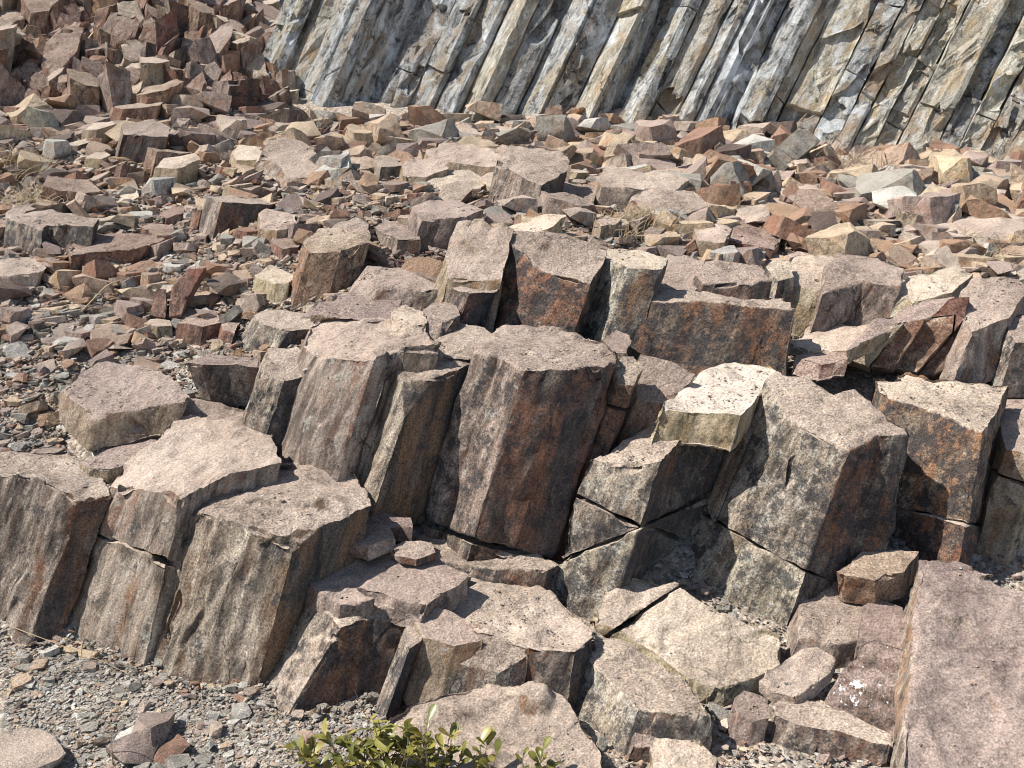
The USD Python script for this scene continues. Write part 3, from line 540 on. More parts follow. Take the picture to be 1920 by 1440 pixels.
column('rock_block', 'narrow upright block left of the orange-topped block', 'rock', 'column_mauve',
       [(1378, 1308), (1395, 1295), (1438, 1312), (1440, 1345), (1410, 1352), (1385, 1340)], (1410, 1352), 6.8, (1392, 1440), 6.7, (0, .3), chips=5)
column('rock_block', 'flat-bottomed orange-tan boulder resting above the orange-topped block', 'rock', 'stone_pinkish',
       [(1425, 1275), (1440, 1255), (1530, 1218), (1562, 1238), (1552, 1262), (1490, 1306), (1450, 1296)], (1490, 1306), 7.0, (1490, 1328), 7.0, (0, .35), deep=1.0, chips=6)
column('boulder', 'grey-green topped boulder with a red underside wedged beside the huge mauve slab', 'boulder', 'block_red',
       [(1573, 1072), (1600, 1048), (1633, 1031), (1720, 1034), (1692, 1072), (1640, 1088), (1584, 1078)], (1640, 1090), 7.85, (1640, 1140), 7.9, (0, .2), deep=1.0, chips=6, land='the grey-green boulder')
column('rock_block', 'pale corner block cut by the bottom edge right of the half-buried slab', 'rock', 'column_tan',
       [(1222, 1400), (1235, 1375), (1300, 1385), (1345, 1420), (1340, 1500), (1225, 1500)], (1270, 1440), 6.4, (1268, 1500), 6.35, (0, .3), chips=5)
# left boulders
column('boulder', 'large cream-topped boulder lying alone on the gravel at left', 'boulder', 'slab_tan',
       [(117, 722), (187, 682), (233, 678), (300, 697), (356, 741), (350, 752), (300, 758), (262, 766), (180, 778), (140, 746)], (180, 778), 9.2, (170, 842), 9.12, (0, .33), deep=1.0, chips=9, terrace=0.6, amt=.9, flare=(.88, .84), bevels=[(8, .35, .5, .07), (4, .5, .4, .14), (0, .3, .4, .1), (2, .5, .6, .12)], land='the lone cream boulder')
column('boulder', 'black boulder with a pale pink top right of the lone cream boulder', 'boulder', 'column_brown',
       [(352, 680), (393, 662), (443, 668), (484, 670), (480, 688), (428, 684), (377, 684)], (428, 686), 9.6, (440, 764), 9.75, (0, .08), deep=1.0, chips=6, flare=(.8, .8), land='the black boulder')
column('rock_slab', 'flat cream slab lying below the lone cream boulder', 'rock slab', 'slab_mauve',
       [(152, 868), (188, 848), (280, 818), (296, 824), (262, 862), (205, 880), (170, 878)], (205, 882), 8.7, (205, 908), 8.7, (0, .14), deep=1.0, chips=6)
column('rock_column', 'mauve broken column top behind the column at the left edge', 'rock column', 'column_mauve',
       [(-60, 850), (-40, 800), (40, 790), (90, 805), (125, 840), (60, 856), (0, 870)], (60, 858), 9.35, (40, 930), 9.3, (0, .2), chips=8)
column('rock_slab', 'grey flagstone below the black boulder behind the cream-topped column', 'rock slab', 'column_mauve',
       [(330, 785), (352, 748), (420, 755), (478, 775), (510, 812), (470, 830), (400, 800)], (440, 812), 9.15, (435, 835), 9.1, (0, .2), chips=5, terrace=1.6)
column('rock_slab', 'small grey slab between the splintered brown column and the capping slab', 'rock slab', 'column_mauve',
       [(640, 1000), (668, 975), (730, 985), (738, 1008), (690, 1026), (655, 1018)], (690, 1026), 7.95, (690, 1044), 7.94, (0, .12), chips=5)
column('rock_slab', 'brown slab piece at the foot of the broken-shouldered column', 'rock slab', 'column_brown',
       [(668, 968), (700, 958), (768, 970), (772, 985), (725, 985), (690, 982)], (725, 987), 8.35, (722, 1010), 8.3, (0, .15), chips=5)
column('rock_slab', 'small flat grey stone tucked under the foot of the tall centre column', 'rock slab', 'column_grey',
       [(735, 1028), (762, 1015), (808, 1018), (815, 1035), (780, 1048), (750, 1042)], (780, 1048), 7.9, (780, 1058), 7.9, (0, .12), chips=3)
# the third row
column('rock_column', 'yellow-faced column at the left end of the third row', 'rock column', 'column_tan',
       [(838, 478), (862, 420), (905, 413), (962, 430), (955, 455), (940, 524), (842, 520)], (890, 522), 10.2, (880, 560), 10.15, (0, .75), deep=3, chips=6, land='the yellow-faced column')
column('rock_column', 'dark rust face below the yellow-faced column', 'rock column', 'column_rust',
       [(832, 535), (850, 522), (945, 526), (930, 545), (880, 550)], (880, 550), 10.0, (858, 600), 9.95, (0, .1), deep=2, chips=4)
column('rock_column', 'large column of the third row with a sloping mauve front and a speckled rust left face', 'rock column', 'column_orange',
       [(948, 448), (962, 431), (1060, 440), (1134, 470), (1128, 492), (1105, 530), (1060, 520), (1005, 500), (985, 475)], (1020, 505), 10.25, (965, 640), 10.1, (0, .55), chips=10, deep=1.4, land='the large mauve third-row column')
column('rock_column', 'white and black speckled column in the third row', 'rock column', 'column_lichen',
       [(1138, 482), (1150, 470), (1200, 470), (1242, 486), (1232, 502), (1180, 500)], (1180, 500), 10.2, (1130, 640), 10.05, (0, .1), deep=1.4, chips=5, grow=1.2, depths={0: 10.6}, land='the speckled third-row column')
column('rock_column', 'wide rust-fronted column with a curved top edge and black right face in the third row', 'rock column', 'column_rust_front',
       [(1222, 563), (1245, 546), (1320, 545), (1390, 560), (1465, 556), (1487, 576), (1440, 572), (1388, 572), (1310, 567)], (1388, 573), 9.85, (1364, 690), 9.7, (0, .05), deep=1.3, chips=6, land='the rust-fronted column')
for k, (lab, mt, pl, an, D, ft, ch) in enumerate([
    ('short mauve column top behind the rust-fronted column, left one', 'column_mauve', [(1240, 500), (1258, 482), (1310, 490), (1318, 520), (1290, 545), (1245, 540)], (1275, 545), 10.7, (1262, 600), 5),
    ('short pinkish column top with a dark front behind the rust-fronted column', 'column_rust', [(1316, 510), (1330, 490), (1420, 500), (1448, 520), (1400, 530), (1330, 528)], (1380, 530), 10.7, (1365, 600), 5),
    ('small reddish column right behind the rust-fronted column', 'column_rust', [(1440, 500), (1452, 488), (1480, 492), (1486, 515), (1460, 522)], (1462, 522), 10.7, (1446, 600), 4),
    ('orange fractured column beside the broad plum column', 'column_tan', [(1482, 508), (1498, 484), (1556, 482), (1562, 500), (1545, 540), (1492, 530)], (1520, 540), 10.75, (1500, 610), 8),
    ('broad plum-coloured column with an orange lower face in the third row', 'column_mauve', [(1560, 500), (1580, 480), (1640, 486), (1682, 504), (1676, 530), (1615, 526), (1556, 545)], (1620, 528), 10.7, (1590, 640), 7),
    ('low tan column between the plum column and the right edge', 'column_tan', [(1690, 545), (1712, 520), (1790, 505), (1815, 515), (1780, 545), (1720, 560)], (1730, 558), 10.6, (1705, 620), 8),
    ('plum column with an orange right side near the right edge of the third row', 'column_mauve', [(1812, 550), (1830, 530), (1900, 524), (1915, 545), (1885, 590), (1828, 610), (1815, 590)], (1850, 608), 9.9, (1820, 700), 6),
    ('pale column with a white streak at the right edge', 'column_lichen', [(1890, 610), (1905, 590), (1970, 590), (1970, 640), (1905, 640)], (1905, 640), 9.8, (1880, 720), 5),
    ('dark-fronted hexagonal stub with a pinkish top left of the yellow-faced column', 'column_brown', [(680, 520), (692, 500), (750, 503), (828, 536), (818, 542), (765, 540), (712, 540)], (765, 542), 10.3, (745, 585), 5),
    ('thin cream slab behind the cream-flat column', 'slab_mauve', [(586, 578), (622, 551), (690, 545), (752, 556), (742, 578), (690, 585), (640, 580)], (690, 586), 9.9, (688, 600), 5),
    ('grey block with a white vein behind the cream-flat column', 'column_grey', [(795, 580), (815, 565), (852, 567), (862, 590), (830, 604), (798, 598)], (830, 604), 9.6, (822, 640), 5),
    ('tan broken stone right of the cream flat top', 'column_tan', [(735, 582), (760, 572), (795, 585), (800, 606), (760, 612), (735, 600)], (765, 612), 9.5, (762, 632), 6),
    ('flat grey stone left of the pink flat top', 'column_grey', [(820, 625), (850, 606), (905, 615), (925, 632), (890, 650), (840, 648)], (870, 650), 9.25, (868, 668), 6),
    ('small pyramid stone in front of the speckled third-row column', 'column_mauve', [(1125, 640), (1155, 620), (1180, 630), (1172, 648), (1140, 650)], (1145, 650), 9.55, (1143, 660), 4),
]):
    column('rock_column' if 'column' in lab or 'stub' in lab else 'rock_block', lab, 'rock column' if 'column' in lab or 'stub' in lab else 'rock', mt, pl, an, D, ft, None, (0, .35) if k < 8 else (0, .12), deep=1.3, chips=ch, grow=1.22 if k < 7 else 1.06)
# the slanted split slab on the right: four leaning plates
for k, pl in enumerate([[(1577, 669), (1592, 655), (1690, 600), (1697, 606), (1660, 640), (1628, 688)], [(1632, 688), (1664, 642), (1701, 604), (1735, 598), (1722, 620), (1672, 692)], [(1676, 692), (1726, 622), (1740, 598), (1790, 590), (1786, 622), (1718, 700)], [(1722, 702), (1788, 626), (1800, 640), (1780, 690), (1750, 704)]]):
    column('rock_slab', 'leaning red-brown plate of the split slanting slab, ' + ['lowest and leftmost', 'second from the left', 'third from the left, tallest', 'short one at the right end'][k], 'rock slab', 'slab_mauve' if k == 0 else 'block_red', pl, pl[-1], 9.75 + .05 * k, (pl[-1][0] + 2, pl[-1][1] + 12), 10.1 + .05 * k, steep=(-0.2, -0.85, 0.48), deep=1.0, chips=4, terrace=.4, land='the split slanting slab')
column('rock_slab', 'pointed upper end of the split slanting slab', 'rock slab', 'block_red', [(1742, 596), (1780, 560), (1818, 556), (1806, 600), (1788, 622), (1792, 590)], (1788, 620), 10.0, (1790, 640), 10.3, steep=(-0.2, -0.85, 0.48), deep=1.0, chips=4, terrace=.4)
column('rock_slab', 'pale top edge plate of the split slanting slab', 'rock slab', 'slab_mauve', [(1592, 655), (1640, 600), (1735, 560), (1790, 556), (1742, 596), (1700, 602)], (1700, 604), 10.0, (1702, 630), 10.1, (0, .3), deep=1.0, chips=4)
column('rock_block', 'low rust wedge in front of the split slanting slab', 'rock', 'block_red', [(1492, 668), (1520, 650), (1580, 656), (1588, 672), (1540, 682)], (1540, 682), 9.6, (1535, 708), 9.5, (0, .1), chips=4)
column('rock_slab', 'flat beige slab left of the split slanting slab', 'rock slab', 'column_tan', [(1480, 640), (1530, 605), (1640, 608), (1660, 625), (1590, 655), (1520, 655)], (1560, 656), 9.9, (1555, 675), 9.85, (0, .12), chips=5)
# left middle ground
for lab, name, cat, mt, pl, an, D, ft, Df, sl, deep, ch in [
    ('yellow-grey hexagonal column among the rubble at left', 'rock_column', 'rock column', 'column_tan', [(478, 514), (510, 500), (552, 517), (540, 530), (515, 530)], (515, 531), 10.9, (510, 580), 10.8, (0, .1), 1.1, 4),
    ('red-faced column stump right of the yellow-grey hexagonal column', 'rock_column', 'rock column', 'block_red', [(572, 450), (600, 430), (688, 432), (690, 455), (640, 470), (580, 470)], (600, 470), 11.2, (568, 580), 10.9, (0, .2), 1.1, 6),
    ('short tan column behind the yellow-grey hexagonal column', 'rock_column', 'rock column', 'column_tan', [(485, 400), (500, 392), (552, 402), (555, 425), (520, 432), (488, 425)], (520, 432), 13.2, (515, 470), 13.1, (0, .2), 1.2, 5),
    ('red block below the short tan column', 'rock_block', 'rock', 'block_red', [(508, 452), (525, 440), (566, 448), (560, 462), (530, 466)], (535, 466), 12.4, (532, 500), 12.3, (0, .1), 1.1, 5),
    ('dark brown angular block left of the yellow-faced column', 'rock_block', 'rock', 'column_brown', [(706, 428), (722, 412), (780, 424), (788, 448), (745, 448)], (745, 448), 11.8, (742, 482), 11.8, (0, .1), 1.1, 6),
    ('greenish ribbed column beside the low grey column', 'rock_column', 'rock column', 'column_lichen', [(478, 590), (500, 578), (585, 590), (590, 615), (540, 620), (490, 608)], (505, 612), 10.1, (470, 672), 10.0, (0, .2), 1.3, 7),
    ('dark red block left of the ribbed column', 'rock_block', 'rock', 'block_red', [(334, 605), (350, 594), (408, 592), (414, 604), (380, 612)], (378, 612), 10.4, (372, 655), 10.4, (0, .1), 1.1, 5),
    ('small upright red block beside the ribbed column', 'rock_block', 'rock', 'block_red', [(412, 602), (428, 590), (450, 605), (440, 622), (420, 618)], (430, 622), 10.3, (418, 662), 10.25, (0, .1), 1.1, 4),
    ('tan cube standing on the gravel slope', 'rock_block', 'rock', 'column_tan', [(270, 606), (282, 598), (318, 600), (322, 610), (296, 612)], (290, 613), 10.6, (292, 645), 10.6, (0, .05), 1.0, 3),
    ('rounded tan slab above the dark red block', 'rock_slab', 'rock slab', 'stone_pinkish', [(340, 590), (360, 566), (400, 565), (416, 584), (410, 592), (370, 594)], (370, 595), 10.6, (370, 602), 10.6, (0, .2), 1.0, 4),
    ('tall red split slab standing on the gravel slope', 'rock_slab', 'rock slab', 'block_red', [(280, 590), (292, 540), (312, 542), (310, 596)], (300, 597), 10.9, (302, 606), 11.1, None, 1.0, 4),
    ('leaning red slab right of the tall red split slab', 'rock_slab', 'rock slab', 'block_red', [(316, 594), (322, 540), (352, 502), (386, 500), (350, 560), (340, 590)], (340, 590), 10.95, (342, 602), 11.2, None, 1.0, 4),
    ('large brown boulder overhanging the gravel slope at left', 'boulder', 'boulder', 'block_red', [(130, 455), (150, 440), (250, 436), (305, 450), (250, 465), (190, 470), (135, 480)], (190, 474), 11.9, (185, 515), 12.0, (0, .1), 1.0, 8),
    ('grey-faced column with a dark right side at the left edge', 'rock_column', 'rock column', 'column_lichen', [(14, 400), (30, 386), (90, 392), (180, 412), (170, 425), (90, 420), (80, 428), (18, 410)], (86, 428), 13.2, (80, 490), 13.1, (0, .2), 1.2, 7),
    ('rust cube right of the large brown boulder', 'rock_block', 'rock', 'block_red', [(266, 425), (285, 416), (325, 424), (328, 440), (295, 440)], (295, 441), 12.4, (293, 470), 12.4, (0, .1), 1.0, 4),
    ('big pale-topped boulder cut by the left edge', 'boulder', 'boulder', 'stone_pinkish', [(-60, 500), (-20, 486), (60, 485), (86, 500), (70, 512), (-40, 520)], (30, 516), 11.4, (20, 552), 11.4, (0, .15), 1.0, 6),
    ('flat slab under the big pale-topped boulder at the left edge', 'rock_slab', 'rock slab', 'stone_pinkish', [(-20, 560), (0, 548), (75, 548), (80, 560), (40, 572), (-10, 575)], (40, 572), 11.0, (38, 580), 11.0, (0, .15), 1.0, 4),
    ('pinkish angular stone lying on the gravel above the lone cream boulder', 'boulder', 'boulder', 'stone_mauve', [(68, 625), (80, 604), (110, 596), (142, 604), (146, 630), (110, 645), (75, 640)], (110, 645), 10.3, (112, 655), 10.3, (0, .3), 1.0, 5),
    ('tilted brown stone at the far left of the gravel slope', 'boulder', 'boulder', 'stone_rust_brown', [(20, 645), (40, 620), (68, 612), (66, 630), (45, 650), (25, 652)], (45, 651), 10.2, (46, 660), 10.2, (0, .3), 1.0, 4),
    ('small flat mauve stone left of the lone cream boulder', 'boulder', 'boulder', 'stone_mauve', [(58, 700), (70, 680), (102, 672), (104, 690), (75, 710)], (78, 710), 9.7, (79, 722), 9.75, (0, .25), 1.0, 4)]:
    kw = dict(steep=(-.3, -.88, .36)) if sl is None else dict(slope=sl)
    column(name, lab, cat, mt, pl, an, D, ft, Df, deep=max(deep, 1.25) if sl else 1.1, chips=ch, far=2.2, snap=True, **kw)
# the plateau: column stumps
for lab, name, cat, mt, pl, an, D, ft, sl, deep, ch in [
    ('big upright stump with a mauve sloping top standing on the plateau at centre', 'rock_column', 'rock column', 'column_grey', [(932, 300), (960, 268), (1020, 272), (1066, 288), (1062, 318), (1015, 345), (980, 330), (945, 308)], (985, 332), 13.5, (970, 400), (0, .42), 1.2, 8),
    ('low mauve block in front of the upright plateau stump', 'rock_block', 'rock', 'column_mauve', [(942, 376), (960, 366), (1015, 368), (1030, 380), (1000, 398), (950, 396)], (985, 398), 12.7, (982, 412), (0, .25), 1.2, 4),
    ('grey block right of the upright plateau stump', 'rock_block', 'rock', 'column_mauve', [(1022, 356), (1045, 342), (1090, 346), (1085, 366), (1050, 378), (1025, 372)], (1055, 378), 12.9, (1050, 398), (0, .2), 1.2, 5),
    ('dark brown stub right of the upright plateau stump', 'rock_block', 'rock', 'column_brown', [(1078, 352), (1095, 345), (1122, 352), (1115, 370), (1085, 366)], (1095, 370), 12.8, (1086, 402), (0, .1), 1.2, 4),
    ('wide low mauve ledge on the plateau right of centre', 'rock_column', 'rock column', 'column_mauve', [(1120, 330), (1140, 312), (1230, 320), (1290, 335), (1260, 358), (1190, 352), (1130, 350)], (1190, 354), 13.6, (1180, 400), (0, .3), 1.2, 7),
    ('second low mauve ledge right of the first on the plateau', 'rock_column', 'rock column', 'column_mauve', [(1185, 368), (1210, 352), (1300, 358), (1330, 385), (1280, 400), (1200, 392)], (1240, 398), 12.9, (1230, 420), (0, .35), 1.2, 7),
    ('broad mauve stump on the plateau left of centre', 'rock_column', 'rock column', 'column_mauve', [(492, 290), (505, 262), (535, 258), (590, 275), (612, 305), (600, 338), (540, 330), (530, 310)], (545, 332), 14.6, (538, 352), (0, .45), 1.4, 7),
    ('tan face left of the broad mauve stump', 'rock_column', 'rock column', 'column_tan', [(434, 282), (450, 272), (490, 276), (492, 300), (445, 300)], (460, 300), 15.0, (455, 330), (0, .2), 1.3, 4),
    ('near-black cubic stub on the plateau', 'rock_block', 'rock', 'column_brown', [(702, 296), (718, 290), (748, 298), (752, 310), (715, 312)], (718, 312), 14.8, (712, 346), (0, .1), 1.2, 4),
    ('tan low column beside the near-black stub', 'rock_column', 'rock column', 'column_tan', [(755, 310), (770, 298), (835, 300), (840, 315), (800, 330), (758, 328)], (790, 330), 14.6, (782, 355), (0, .3), 1.3, 6),
    ('long tan ledge left of the upright plateau stump', 'rock_column', 'rock column', 'column_tan', [(800, 280), (820, 266), (890, 272), (940, 290), (930, 310), (860, 305), (806, 300)], (860, 306), 15.2, (855, 345), (0, .2), 1.3, 8),
    ('rust-stained ledge below the long tan ledge', 'rock_column', 'rock column', 'column_rust', [(790, 335), (810, 320), (880, 318), (925, 335), (900, 350), (830, 352)], (850, 352), 13.9, (845, 372), (0, .2), 1.3, 6),
    ('rust block left of the near-black stub', 'rock_block', 'rock', 'block_red', [(652, 300), (665, 290), (700, 296), (702, 312), (670, 318)], (672, 318), 14.7, (668, 342), (0, .2), 1.2, 4),
    ('broad flat mauve boulder on the right of the plateau', 'boulder', 'boulder', 'stone_pinkish', [(1755, 430), (1790, 410), (1880, 400), (1960, 400), (1960, 440), (1860, 448), (1780, 448)], (1850, 448), 12.2, (1850, 470), (0, .2), 1.0, 6),
    ('tall cream wedge below the pale part of the cliff', 'boulder', 'boulder', 'stone_tan', [(1560, 322), (1600, 290), (1640, 276), (1655, 280), (1665, 322), (1610, 332)], (1612, 332), 14.8, (1612, 345), (0, .85), 1.0, 5),
    ('tan ribbed block beside the tall cream wedge', 'boulder', 'boulder', 'column_tan', [(1668, 330), (1690, 318), (1725, 318), (1760, 350), (1740, 366), (1680, 362)], (1710, 364), 14.2, (1710, 378), (0, .6), 1.0, 5),
    ('large cream boulder against the foot of the cliff at right', 'boulder', 'boulder', 'stone_tan', [(1735, 300), (1755, 278), (1790, 280), (1822, 310), (1818, 330), (1790, 322), (1770, 306)], (1790, 324), 15.6, (1790, 338), (0, .6), 1.0, 5),
    ('long dark grey boulder below the right end of the cliff', 'boulder', 'boulder', 'stone_grey', [(1778, 345), (1820, 322), (1900, 330), (1920, 345), (1880, 370), (1800, 372)], (1840, 374), 13.9, (1838, 384), (0, .4), 1.0, 5),
    ('rust-fronted wedge boulder at the right edge of the plateau', 'boulder', 'boulder', 'stone_rust_brown', [(1836, 385), (1870, 362), (1900, 375), (1918, 398), (1850, 402)], (1860, 402), 13.0, (1860, 412), (0, .4), 1.0, 4),
    ('black-bellied slab leaning on the cliff foot', 'boulder', 'boulder', 'stone_dark_brown', [(915, 232), (935, 212), (980, 216), (990, 230), (960, 240), (925, 240)], (950, 241), 18.2, (950, 250), (0, .2), 1.0, 5),
    ('wide cream boulder at the foot of the cliff near the centre', 'boulder', 'boulder', 'stone_tan', [(1028, 238), (1050, 216), (1095, 212), (1106, 234), (1080, 246), (1040, 246)], (1068, 247), 17.6, (1068, 256), (0, .4), 1.0, 5),
    ('long dark slab with a pale top lying at the cliff foot', 'boulder', 'boulder', 'stone_dark_brown', [(776, 225), (785, 210), (830, 214), (885, 226), (882, 236), (820, 238)], (820, 239), 18.4, (818, 248), (0, .1), 1.0, 4),
    ('long grey wedge at the left end of the cliff foot', 'boulder', 'boulder', 'stone_grey', [(645, 226), (680, 206), (725, 220), (732, 230), (690, 234)], (690, 235), 18.8, (690, 242), (0, .3), 1.0, 4)]:
    column(name, lab, cat, mt, pl, an, D, ft, None, sl, deep=max(deep, 1.5), chips=ch, far=2.6, snap=True)
for x, y, t in [(985, 330, 'the upright plateau stump'), (545, 300, 'the broad mauve stump'), (1230, 360, 'the low mauve ledges'), (1610, 310, 'the tall cream wedge'), (1840, 350, 'the long dark grey boulder'), (725, 310, 'the near-black stub'),
                (90, 440, 'the grey-faced edge column'), (620, 480, 'the red-faced stump'), (220, 480, 'the overhanging brown boulder'), (690, 225, 'the grey wedge at the cliff'), (1068, 235, 'the wide cream cliff-foot boulder'), (1400, 245, 'the dark cliff cleft'),
                (1850, 430, 'the broad flat boulder'), (300, 620, 'the tan cube'), (60, 560, 'the pale edge boulder'), (515, 530, 'the yellow-grey hexagonal column'), (300, 1330, 'the bare front gravel'), (1480, 1290, 'the orange-tan boulder')]:
    LAND.append((x, y, t))
LAND = [q for q in LAND if q[2].startswith('the ')]

# ------------------------------------------------------------------ what lies on what: the highest surface over each spot
HX0, HY0, HC = -14.0, 5.0, 0.05
HN = (int(28 / HC), int(22 / HC)); HEI = np.full(HN, -9.0)
for v in TOPS:
    i, j = ((v[:, 0] - HX0) / HC).astype(int), ((v[:, 1] - HY0) / HC).astype(int)
    ok = (i >= 0) & (i < HN[0]) & (j >= 0) & (j < HN[1]); np.maximum.at(HEI, (i[ok], j[ok]), v[ok, 2])
def surface(x, y):
    x, y = np.atleast_1d(x), np.atleast_1d(y); g = ground(x, y)
    i, j = ((x - HX0) / HC).astype(int), ((y - HY0) / HC).astype(int)
    ok = (i >= 0) & (i < HN[0]) & (j >= 0) & (j < HN[1]); h = np.full(len(x), -9.0); h[ok] = HEI[i[ok], j[ok]]
    return g, h
def add_height(v):
    i, j = ((v[:, 0] - HX0) / HC).astype(int), ((v[:, 1] - HY0) / HC).astype(int)
    ok = (i >= 0) & (i < HN[0]) & (j >= 0) & (j < HN[1]); np.maximum.at(HEI, (i[ok], j[ok]), v[ok, 2])

WAIT = []       # things whose labels are written at the end: (prim, size px, colour, shape, noun, category, point)
# ------------------------------------------------------------------ stumps of columns that break through the rubble and make up the hill at top left
def stump(x, y, rad, h, mat, colour, lean, r, below=0.5, noun='rock stump', tilt=0.35, wild=.05):
    z = float(ground(x, y)); k = r.integers(5, 7); a0 = r.random() * 6.28
    ang = a0 + (np.arange(k) + 0.5 * (r.random(k) - .5)) * 2 * np.pi / k
    rr = rad * (0.8 + 0.4 * r.random(k)); ax = np.array([lean + wild * r.normal(), 0.08 + (wild - .05) * r.normal(), 1.0]); ax /= np.linalg.norm(ax)
    sx, sy = r.normal() * tilt * .5, 0.1 + r.normal() * tilt * .6
    ring = np.stack([x + rr * np.cos(ang), y + rr * np.sin(ang), z + h + sx * rr * np.cos(ang) + sy * rr * np.sin(ang)], 1)
    vec = -ax * (h + below + 0.3); seed = int(r.integers(9000))
    m = chip(flat_prism(ring, vec), ring, vec, np.random.default_rng(seed), 5 if wild < .1 else 9, (0.5 if wild < .1 else .9) + rad)
    me = roughen(m, max(0.035, 0.0045 * y), ax, rad * 1.7, 1.0, seed)
    add_height(me[0])
    o = obj('rock_stump', me, mat, smooth=42)
    p = ring.mean(0); WAIT.append((o, 2 * rad / y * F, colour, 'angular', noun, 'rock', p))
    return o
r = np.random.default_rng(5)
placed = []
tries = 0
while len(placed) < 230 and tries < 12000:
    tries += 1
    px, py = r.uniform(-60, 560), r.uniform(-40, 205)
    if px > 490 + 0.3 * py: continue
    y = ground_depth(px, py, 15, 33)
    if y is None: continue
    x = ray(px, py)[0] / ray(px, py)[1] * y; rad = r.choice([.2, .3, .42, .58], p=[.3, .3, .26, .14])
    if any((x - q[0]) ** 2 + ((y - q[1]) * 0.8) ** 2 < (0.60 * (rad + q[2])) ** 2 for q in placed): continue
    placed.append((x, y, rad))
    mat, col = [('block_red', 'red-brown'), ('column_mauve', 'mauve'), ('column_brown', 'dark brown'), ('column_tan', 'tan')][r.choice(4, p=[.58, .14, .1, .18])]
    stump(x, y, rad, rad * r.uniform(.5, 1.9), mat, col, 0.14, r, noun='hill block', tilt=1.0, wild=.16)
tries = 0; low = []
while len(low) < 72 and tries < 9000:
    tries += 1
    px, py = r.uniform(-80, 1960), r.uniform(215, 470)
    if px > 1250 and py < 380: continue
    y = ground_depth(px, py, 9, 24)
    if y is None or y > 19.5: continue
    x = ray(px, py)[0] / ray(px, py)[1] * y; rad = r.choice([.18, .27, .36, .46], p=[.35, .32, .23, .10])
    g, h = surface(x, y)
    if h[0] > g[0] - 0.2 or any((x - q[0]) ** 2 + (y - q[1]) ** 2 < (0.85 * (rad + q[2])) ** 2 for q in low): continue
    low.append((x, y, rad))
    mat, col = [('block_red', 'red-brown'), ('column_mauve', 'mauve'), ('column_grey', 'grey-brown'), ('column_tan', 'tan')][r.choice(4, p=[.3, .3, .15, .25])]
    stump(x, y, rad, rad * r.uniform(.25, .9), mat, col, 0.3, r, noun='stump', tilt=.35)

# ------------------------------------------------------------------ loose stones
def stone_shape(seed, fine):
    r = np.random.default_rng(seed)
    dims = np.array([1.0, r.uniform(.55, .95), r.uniform(.22, .7)])
    dims[2] = r.uniform(.22, .68)
    m = mf.Manifold.cube(tuple(dims), True)
    if seed % 2:
        q = r.uniform(-.5, .5, (10, 3)) * dims * 1.15; m = hull(q)
    for _ in range(0 if seed % 2 else 7):
        n = r.normal(size=3); n /= np.linalg.norm(n); reach = (np.abs(n) * dims / 2).sum()
        m = m.trim_by_plane(tuple(-n), -reach * r.uniform(.58, .86))
    if not fine:
        me = m.to_mesh(); return np.array(me.vert_properties[:, :3]), np.array(me.tri_verts), dims[2]
    m = m.refine_to_length(0.11)
    me = m.to_mesh(); v, f = np.array(me.vert_properties[:, :3], float), np.array(me.tri_verts)
    t = trimesh.Trimesh(v, f, process=False); n = t.vertex_normals
    v = v + n * (0.07 * (meshkit.fbm(v * 2.5 + seed, 3, seed) - .5) + 0.05 * (meshkit.fbm(v * 7 + seed, 2, seed + 1) - .5))[:, None]
    return v, f, dims[2]
NSH = 9
COLS = list(LOOSE)
FINE = [stone_shape(100 + k, True) for k in range(NSH)]; COARSE = [stone_shape(100 + k, False) for k in range(NSH)]
stage.CreateClassPrim('/World/stone_shapes')
for c in COLS:
    for k in range(NSH):
        stage.CreateClassPrim(f'/World/stone_shapes/{c.replace(" ", "_")}_{k}')
        usdkit.mesh(stage, f'/World/stone_shapes/{c.replace(" ", "_")}_{k}/stone', FINE[k][:2], f'/World/Looks/stone_{c.replace(" ", "_")}', smooth=30)

def power(r, n, a, b, e=2.2):
    u = r.random(n); return (a ** (1 - e) + u * (b ** (1 - e) - a ** (1 - e))) ** (1 / (1 - e))
def quat(r, n, tilt):
    yaw = r.uniform(0, 2 * np.pi, n); ax = r.uniform(0, 2 * np.pi, n); t = np.abs(r.normal(0, tilt, n))
    qy = np.stack([np.cos(yaw / 2), 0 * yaw, 0 * yaw, np.sin(yaw / 2)], 1)
    qt = np.stack([np.cos(t / 2), np.sin(t / 2) * np.cos(ax), np.sin(t / 2) * np.sin(ax), 0 * t], 1)
    w1, x1, y1, z1 = qt.T; w2, x2, y2, z2 = qy.T
    return np.stack([w1 * w2 - x1 * x2 - y1 * y2 - z1 * z2, w1 * x2 + x1 * w2 + y1 * z2 - z1 * y2, w1 * y2 - x1 * z2 + y1 * w2 + z1 * x2, w1 * z2 + x1 * y2 - y1 * x2 + z1 * w2], 1)
STONES = []     # columns: x y z size colour shape quat(4)
